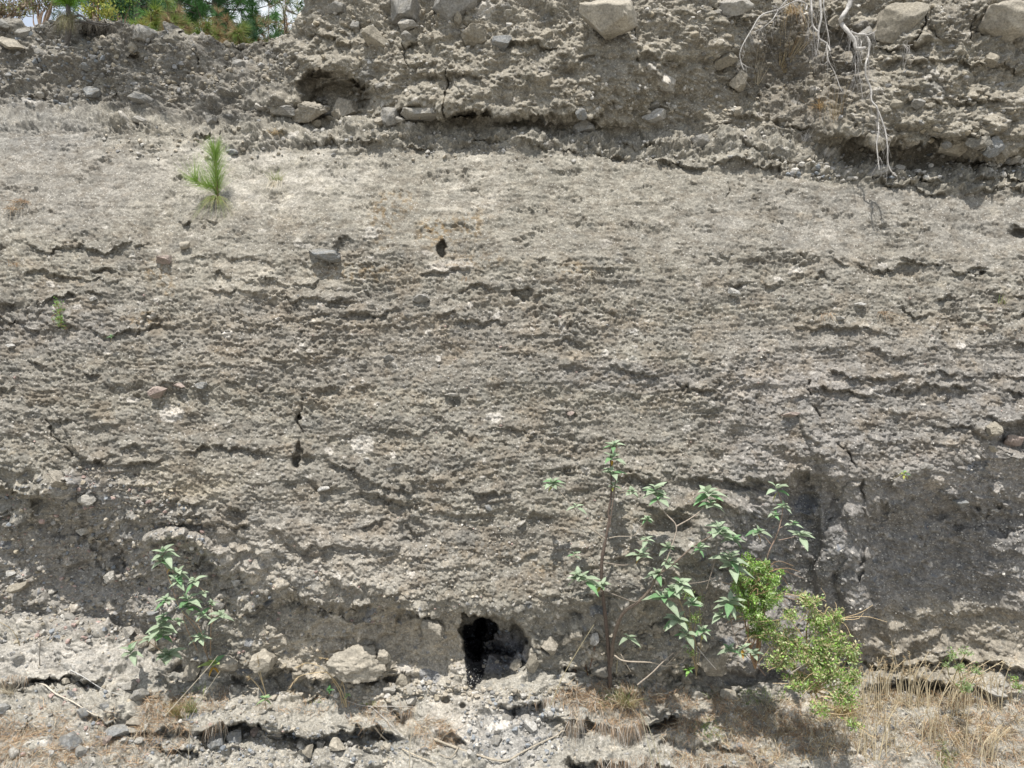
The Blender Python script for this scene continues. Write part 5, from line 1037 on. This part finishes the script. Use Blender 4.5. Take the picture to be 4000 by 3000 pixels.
crest_bush('yellow green bush on the crest right of the leaning sapling', 330, 430, -50, 60, 2.3, 1500, [(.36, .38, .08), (.42, .4, .12), (.26, .32, .07)], 83); crest_bush('dark green bush on the crest before the thick trunk', 440, 520, 0, 70, 3.5, 1300, DG+YG[:1], 84)
# ------------------------------------------------------------------ bare roots hanging on the upper right
RG = (.42, .40, .375); RD = (.3, .285, .27)
def z4(pts): return [(2900+.497*a, .497*b_) for a, b_ in pts]
def roots(label, paths, base, off=.14):
    t = thing('tree_root', at(base[0], base[1], base[2]), label, 'tree root')
    for pts, r0, r1, c in paths:
        n = len(pts); o = []
        for k, (a, b_) in enumerate(pts): o.append(at(a, b_, base[2]+off*.3*math.sin(k*1.3+a)*.5))
        mb = MB(); tube(mb, o, r0*1.1, r1*1.4, c, 8 if r0 > .008 else 6, knob=.10)
        if r0 > .0025:
            Q_ = smooth_path(o, 30)
            for _ in range(int(5+len(pts)*1.5)):
                s0 = Q_[rng.integers(3, 29)]; tube(mb, [s0, s0+rng.normal(size=3)*.02+np.array([0, 0, -.025]), s0+rng.normal(size=3)*np.array([.04, .04, .05])+np.array([0, 0, -.13])], .0016, .0006, np.array(c)*rng.uniform(.6, 1), 4, 5)
        mb.build('root', M_bark, t)
    return t
roots('thick bleached root dangling in two long strands over the ledge', [
 (z4([(860, -260), (850, -20), (830, 60), (785, 130), (775, 180), (830, 250), (880, 320), (890, 375), (925, 382), (962, 375)]), .019, .009, RG),
 (z4([(845, 247), (900, 270), (960, 275), (995, 330), (990, 430), (970, 500), (970, 600), (1010, 700), (1015, 790), (1060, 850), (1065, 950), (1070, 1030), (1055, 1130), (1065, 1240), (1075, 1335)]), .009, .003, RG),
 (z4([(1055, 840), (1090, 930), (1125, 1040), (1140, 1150), (1145, 1290), (1180, 1360), (1215, 1385)]), .006, .003, RG),
 (z4([(960, 272), (1010, 268), (1055, 235)]), .004, .002, RG), (z4([(890, 380), (885, 480), (890, 560), (870, 640)]), .003, .0012, RD), (z4([(905, 400), (910, 550), (930, 660), (950, 800)]), .003, .0012, RD),
 (z4([(985, 440), (995, 560), (990, 640)]), .003, .001, RD), (z4([(1060, 900), (1075, 980), (1110, 1030)]), .003, .001, RD), (z4([(880, 280), (915, 310), (905, 350)]), .003, .001, RG), (z4([(940, 320), (930, 370), (940, 440)]), .003, .001, RG), (z4([(1125, 1050), (1170, 1075)]), .002, .001, RG)], (3320, -80, -.22))
roots('pair of upright bleached roots left of the thick root', [
 (z4([(540, -250), (540, -20), (545, 100), (550, 190), (590, 250)]), .009, .005, RG), (z4([(610, -250), (610, -20), (620, 130), (600, 230), (600, 300), (660, 340), (690, 400)]), .010, .005, RG),
 (z4([(640, -20), (640, 60), (655, 170), (680, 300), (690, 430)]), .004, .0015, RG), (z4([(600, 300), (590, 380), (575, 440)]), .004, .0015, RD), (z4([(550, 200), (525, 230), (520, 330)]), .003, .001, RD), (z4([(565, 260), (570, 380), (585, 430)]), .003, .001, RD),
 (z4([(660, 345), (675, 470), (720, 560), (770, 690), (795, 735)]), .004, .0015, RG), (z4([(670, 475), (650, 500), (620, 512)]), .002, .001, RG), (z4([(530, 60), (520, 200), (510, 280)]), .002, .001, RD)], (3200, -80, -.5))
roots('slender branching root slanting to the left at the top', [
 (z4([(420, -150), (360, -20), (285, 75), (240, 150), (170, 210), (85, 255)]), .006, .002, RG), (z4([(500, 80), (505, 40), (460, 10), (400, 15), (285, 75)]), .006, .004, RG), (z4([(285, 75), (260, 50), (225, 40)]), .003, .001, RD),
 ([(3045, 37), (2974, 60), (2935, 119), (2905, 169), (2890, 209), (2895, 244), (2905, 273)], .006, .002, RG), ([(2895, 244), (2920, 262), (2930, 262)], .002, .001, RG), ([(2935, 119), (2960, 95), (3000, 80)], .003, .0015, RD)], (3020, -40, -.5))
roots('tiny bare twig poking from the light ledge under the squared block', [(z4([(1263, 325), (1263, 350), (1275, 363), (1340, 350)]), .003, .001, RG)], (3528, 175, -.3))
tuft(3070, 270, 150, .42, DRY, 'straw coloured grass clump growing up the recess under the roots', .35, .25, 1, w=.003, lean=.12)
tuft(3085, 60, 80, .3, DRY, 'wispy dry grass hanging at the top between the slender and upright roots', .6, 1.1, .4, w=.0025)
tuft(2945, 330, 40, .3, PALE, 'thin pale grass stems left in the recess under the slender root', .4, .15, 1, w=.0025)
tuft(3255, 540, 60, .5, DRY, 'tall thin dry grass on the ledge below the roots', .28, .2, 1, w=.0025)
tuft(3205, 420, 70, .26, [(.45, .3, .15), (.52, .42, .26)], 'rusty drooping grass above the tall thin dry grass', .8, .9, .6, w=.0025, lean=-.3)
tuft(3160, 545, 60, .13, [(.35, .35, .36), (.5, .49, .47)], 'grey withered tuft on the ledge left of the tall thin dry grass', .9, .3, 1)
tuft(1075, 525, 60, .12, DRY, 'little dry tuft in the shadow under the domed grey stone', .9, .7, .6)
tuft(3920, 1190, 14, .13, GRN+DRY, 'small yellow green blades on the right strata', .5, .3)
# sticks and fallen branches
def stick(label, pts, r0, r1, c=(.36, .31, .25), off=.015, name='stick', twigs=()):
    def P3(x_, y_): return surf(x_, y_)+nrm(x_, y_)*off
    t = thing(name, P3(*pts[0]), label, 'stick'); mb = MB(); tube(mb, [P3(*q_) for q_ in pts], r0, r1, c, 6); mb.build('stem', M_bark, t)
    for w_ in twigs: mb = MB(); tube(mb, [P3(*q_) for q_ in w_], r1*1.2, r1*.5, c, 5); mb.build('twig', M_bark, t)
    return t
stick('bleached thin stick on the left bank pointing down right', [(150, 2688), (200, 2697), (240, 2728), (300, 2762), (362, 2792), (400, 2800)], .007, .003, (.5, .45, .37), .02)
stick('long curved tan root crossing the lower centre of the bank', [(1696, 2886), (1770, 2921), (1870, 2950), (1969, 2975), (2044, 2935), (2100, 2915), (2170, 2880), (2205, 2858), (2300, 2870)], .010, .005, (.33, .29, .23), .02, 'root', [[(1700, 2888), (1650, 2850)], [(1800, 2932), (1760, 2960), (1720, 2950)]])
stick('thin grey stick lying above the scarp', [(1452, 2757), (1490, 2790), (1517, 2821), (1572, 2876)], .005, .002, (.38, .36, .33), .02)
stick('thin pale root running down right across the scarp', [(1460, 2845), (1517, 2895), (1600, 2940), (1710, 2995)], .006, .003, (.44, .38, .29), .03)
stick('thin twig lying level left of the sand spill', [(1365, 2737), (1440, 2750), (1560, 2755), (1620, 2762)], .004, .002, (.4, .37, .33), .02)
stick('grey stick half buried left of the biggest angular stone', [(290, 2620), (340, 2650), (400, 2690), (480, 2712)], .004, .002, (.45, .44, .42), .02)
def hang(label, pts, r0, r1, c, p, twigs=(), name='fallen_branch'):
    t = thing(name, at(pts[0][0], pts[0][1], p), label, 'branch'); mb = MB(); tube(mb, [at(a, b_, p+.03*math.sin(k)) for k, (a, b_) in enumerate(pts)], r0, r1, c, 6); mb.build('stem', M_bark, t)
    for w_ in twigs: mb = MB(); tube(mb, [at(a, b_, p+.02*k) for k, (a, b_) in enumerate(w_)], r1, r1*.4, c, 5); mb.build('twig', M_bark, t)
hang('fallen curved grey branch at the foot of the tall shrub', [(2400, 2560), (2440, 2582), (2545, 2588), (2600, 2602), (2660, 2590), (2678, 2568)], .007, .003, (.34, .29, .23), .33, [[(2425, 2555), (2450, 2600), (2465, 2625)], [(2600, 2600), (2640, 2560), (2680, 2520)]])
hang('straight dead stick leaning from the litter below the curved branch', [(2490, 2675), (2545, 2630), (2587, 2588), (2630, 2550)], .006, .004, (.33, .28, .23), .36)
hang('bare grey twig sloping down under the last shrub leaves', [(2722, 2525), (2745, 2555), (2775, 2590), (2800, 2618)], .004, .0015, (.4, .37, .33), .4, [[(2745, 2555), (2720, 2545), (2708, 2530)]])
hang('thin dead twigs beneath the green bush', [(3090, 2630), (3150, 2590), (3200, 2570)], .005, .002, (.3, .26, .22), .55, [[(3120, 2610), (3080, 2560)]])
# arching and upright dry stalks
def stalks(label, items, r0=.0022, c=(.52, .42, .26), p_off=.05, heads=True, cat='grass'):
    r0 *= 1.7
    x_, y_ = items[0][0]; b = surf(x_, y_); t = thing('dry_stalk', b, label, cat)
    for pts in items:
        s0 = surf(*pts[0]); pb = -s0[1]; Q_ = [s0]+[at(a, b_, pb+p_off*(k+1)*.6) for k, (a, b_) in enumerate(pts[1:])]
        mb = MB(); tube(mb, Q_, r0, r0*.5, np.array(c)*rng.uniform(.8, 1.15), 5); mb.build('stalk', M_dry, t)
        if heads:
            mb = MB(); e_ = smooth_path(Q_, 20)[-6:]; needles(mb, e_, 26, .03, .003, [c, (.45, .33, .2)], 1.2, .3); mb.build('seed_head', M_dry, t)
    return t
stalks('arching dry grass stalks by the wall foot left of the burrow', [[(1360, 2760), (1330, 2690), (1280, 2630), (1220, 2630), (1165, 2645), (1130, 2690)], [(1355, 2760), (1310, 2670), (1260, 2610), (1200, 2590), (1155, 2610)], [(1358, 2762), (1345, 2690), (1320, 2620), (1290, 2580), (1245, 2568)], [(1340, 2765), (1325, 2700), (1300, 2660)], [(1350, 2762), (1330, 2700), (1340, 2650)]])
stalks('dry forked stalk in front of the bright pointed block', [[(1045, 2735), (1030, 2680), (1015, 2620), (1005, 2560)], [(1042, 2735), (1015, 2690), (985, 2655), (970, 2645)], [(1035, 2700), (1000, 2610), (960, 2580)]])
stalks('bent dry stalk at the far left edge below the shaded wall', [[(76, 2522), (66, 2490), (40, 2455), (-10, 2425)]], heads=False); stalks('leafless grey stalk on the bright left ledge', [[(157, 2600), (155, 2560), (157, 2500)], [(130, 2528), (150, 2505), (178, 2488)]], c=(.3, .27, .23), heads=False)
stalks('two long pale stalks leaning below the small left shrub', [[(640, 2800), (740, 2690), (820, 2600), (850, 2560)], [(735, 2990), (740, 2880), (752, 2790), (860, 2620)]], c=(.6, .54, .42), heads=False)
stalks('long straight stalks rising before the dark squat boulder', [[(2148, 2755), (2200, 2640), (2270, 2520), (2320, 2440)], [(2405, 2620), (2420, 2480), (2432, 2400), (2440, 2380)], [(2300, 2640), (2270, 2600), (2290, 2570)]], c=(.5, .44, .28), heads=False)
stalks('pale stalks hanging over the scarp on the left', [[(860, 2780), (865, 2850), (868, 2960), (865, 3020)], [(885, 2790), (880, 2860), (872, 2930)], [(760, 2800), (745, 2870), (735, 2940), (735, 3000)]], c=(.6, .55, .44), heads=False)
stalks('single pale stalk standing upright right of the scarp', [[(1596, 3010), (1600, 2930), (1610, 2850), (1622, 2775)]], c=(.6, .54, .42), heads=False)
stalks('pair of long pale stalks crossing the root fringe', [[(2590, 3040), (2560, 2920), (2530, 2830), (2505, 2785)], [(2560, 3040), (2540, 2940), (2520, 2860), (2500, 2780)]], c=(.6, .56, .4), heads=False)
stalks('reddish dead seed stalks left of the thick shrub stem', [[(2290, 2640), (2285, 2560), (2310, 2450), (2330, 2350)], [(2300, 2600), (2330, 2500), (2345, 2420)], [(2250, 2640), (2220, 2560), (2200, 2550)]], c=(.2, .11, .07))
# dry grass on the right part of the bank: the tall ones one by one, the mat as ground cover
r = np.random.default_rng(31)
tg = [('tallest dry grass stems standing right of the green bush', 3530, 2720, 3550, 2510), ('upright grass stems before the dark gap at the wall foot', 3440, 2720, 3455, 2570), ('dry stems right beside the green bush', 3380, 2740, 3360, 2560), ('slanting dry stems left of the small soft weed', 3590, 2730, 3615, 2570),
      ('curved dry stems arching over the small soft weed', 3700, 2720, 3850, 2575), ('dry stems at the right edge of the bank', 3890, 2740, 3870, 2580), ('spreading pale clump in the middle of the right bank', 3650, 2880, 3640, 2700), ('pale bent clump below the green bush', 3420, 2920, 3440, 2730), ('brownish clump under the small soft weed', 3780, 2750, 3760, 2590), ('short bleached clump at the bottom right', 3850, 2950, 3880, 2820)]
for k, (lb_, x0, y0, x1, y1) in enumerate(tg):
    items = []
    for j in range(14):
        xa = x0+r.normal()*34; hh = r.uniform(.45, 1); sx = x1-x0+r.normal()*46
        items.append([(xa, y0+r.uniform(-10, 60)), (xa+sx*.35*hh, y0+(y1-y0)*.5*hh), (xa+sx*hh, y0+(y1-y0)*hh)])
    t = stalks(lb_, items, .0022, (.66, .57, .40), .04); t['group'] = 'dry grass clumps on the right bank'
def mat_of(name, label, cat, areas, cols, mode, seed):
    r = np.random.default_rng(seed); mb = MB()
    for cx, cy, rx, ry, n, L_, w in areas:
        w *= 1.75; n = int(n*1.5); L_ *= 1.15 if mode != 'hang' else 1
        a_ = r.uniform(0, 6.28, n); q_ = np.sqrt(r.random(n)); x_ = cx+rx*q_*np.cos(a_); y_ = cy+ry*q_*np.sin(a_)
        dens = perlin(x_/90+seed, y_/60, 400)+.35*perlin(x_/30, y_/22, 401) > -.12; x_, y_ = x_[dens], y_[dens]; k = len(x_)
        P_ = surf(x_, y_); Nm = nrm(x_, y_)
        if mode == 'lie': 
            d = r.normal(size=(k, 3)); d -= Nm*np.sum(d*Nm, 1, keepdims=True); d = d/np.linalg.norm(d, axis=1, keepdims=True)+Nm*r.uniform(-.05, .22, (k, 1)); P_ = P_+Nm*r.uniform(.002, .02, (k, 1)); dr = .12
        elif mode == 'grass': d = r.normal(size=(k, 3))*.45+np.array([0, -.25, 1.]); dr = r.uniform(.2, 1.1, k)
        else: d = r.normal(size=(k, 3))*.25+np.array([0, -.35, -.9]); P_ = P_+Nm*.015; dr = .35
        cc = np.array(cols, F)[r.integers(0, len(cols), k)]*r.uniform(.7, 1.25, (k, 1)); blades(mb, P_, d, L_*r.uniform(.4, 1.1, k), w, dr, cc, 3, r)
    return tag(mb.build(name, M_dry, smooth=False), label, cat, kind='stuff')
NE = [(.40, .27, .17), (.46, .33, .21), (.33, .23, .15), (.50, .42, .30), (.38, .35, .29)]
mat_of('needle_litter', 'fallen orange pine needles matted on the left bank', 'pine needles', [(330, 2880, 420, 110, 1900, .09, .002), (120, 2940, 200, 90, 900, .09, .002), (640, 2800, 120, 90, 700, .08, .002), (620, 2740, 60, 40, 250, .08, .002), (780, 2740, 120, 40, 350, .08, .002), (1500, 2800, 130, 70, 300, .08, .002), (1700, 2870, 80, 60, 350, .09, .002), (1250, 2760, 250, 40, 300, .06, .002)], NE, 'lie', 501)
mat_of('needle_litter', 'fallen needles and dead leaves matted on the right bank', 'pine needles', [(2330, 2720, 170, 50, 900, .09, .0026), (2620, 2760, 330, 80, 1700, .09, .0022), (2900, 2860, 330, 140, 2300, .09, .0022), (3500, 2860, 520, 150, 2000, .09, .002), (3850, 2850, 260, 170, 1700, .1, .0022), (2350, 2800, 120, 60, 400, .08, .0024)], NE, 'lie', 502)
mat_of('dry_grass', 'short straw coloured grass covering the right bank', 'grass', [(3500, 2830, 480, 130, 1700, .16, .0026), (3100, 2850, 280, 140, 1100, .12, .0026), (3850, 2900, 260, 120, 650, .16, .0026), (2850, 2900, 300, 110, 700, .10, .0024), (3600, 2740, 340, 40, 420, .2, .0026), (690, 2750, 60, 30, 120, .1, .0026), (2430, 2720, 80, 40, 200, .14, .0026)], DRY+PALE[:1], 'grass', 503)
mat_of('green_grass', 'thin fresh green blades among the litter at the wall foot', 'grass', [(2400, 2750, 60, 40, 140, .12, .0026), (2900, 2720, 160, 40, 160, .1, .0026), (1230, 2730, 40, 20, 40, .08, .0024), (1440, 2745, 60, 12, 50, .06, .0024), (3700, 2950, 40, 50, 90, .12, .003), (2760, 2860, 50, 40, 70, .1, .0026), (760, 2700, 50, 30, 50, .09, .0026)], [(.16, .24, .07), (.24, .3, .1)], 'grass', 504)
mat_of('root_fringe', 'fine bleached roots hanging under the lips of the lower bank', 'roots', [(2420, 2830, 240, 36, 1300, .13, .002), (2280, 2770, 80, 40, 300, .1, .002), (2500, 2980, 260, 26, 700, .1, .002), (2850, 2990, 220, 24, 420, .09, .002), (1560, 2785, 70, 24, 200, .06, .0018), (1720, 2880, 70, 30, 200, .08, .0018), (850, 2845, 60, 20, 160, .09, .0018), (900, 2700, 70, 16, 160, .06, .0018), (60, 2650, 60, 14, 140, .07, .0018), (2110, 2740, 60, 14, 160, .06, .0018)], [(.5, .47, .42), (.36, .32, .27), (.42, .3, .2)], 'hang', 505)
tuft(690, 2790, 160, .16, [(.4, .28, .14), (.3, .22, .1), (.3, .34, .12)], 'brown dry tuft below the small left shrub', .5, .4, 1, w=.003)
tuft(745, 2770, 120, .15, GRN+DRY[:2], 'olive green tuft right beside the brown dry tuft', .5, .3, 1, w=.003)
tuft(45, 2720, 60, .2, PALE, 'pale grass blades under the scarp at the left edge', .5, .3, .8, w=.0025)
tuft(3290, 2800, 200, .28, [(.35, .26, .12), (.28, .22, .1), (.45, .38, .22)], 'dull brown tussock in the shade under the green bush', .8, .7, .8, w=.003)
tuft(2450, 2760, 180, .22, GRN+DRY, 'mixed green and straw tussock at the foot of the thick stem', .7, .4, 1, w=.003)
tuft(90, 790, 60, .12, NE, 'small rusty tuft on the left slope', .9, .9, .3); tuft(60, 820, 40, .1, NE, 'sparse rusty blades at the left edge of the slope', .9, .9, .3); tuft(60, 1040, 24, .1, NE, 'few dry blades on the left strata', .7, .5, .6)
tuft(2310, 1070, 14, .09, PALE, 'few fallen needles on the strata just right of centre', 1, .4, -.4, w=.0025); tuft(1805, 1080, 14, .11, NE, 'fallen needle bundle under the small square hole', .5, .1, -.8, w=.0025)
tuft(3440, 1220, 34, .12, NE, 'rusty needle bundle on the right strata', 1, .5, -.1, w=.0025); tuft(3230, 1225, 24, .1, NE, 'rusty needle bundle left of the slim white stone', 1, .5, -.3, w=.0025)
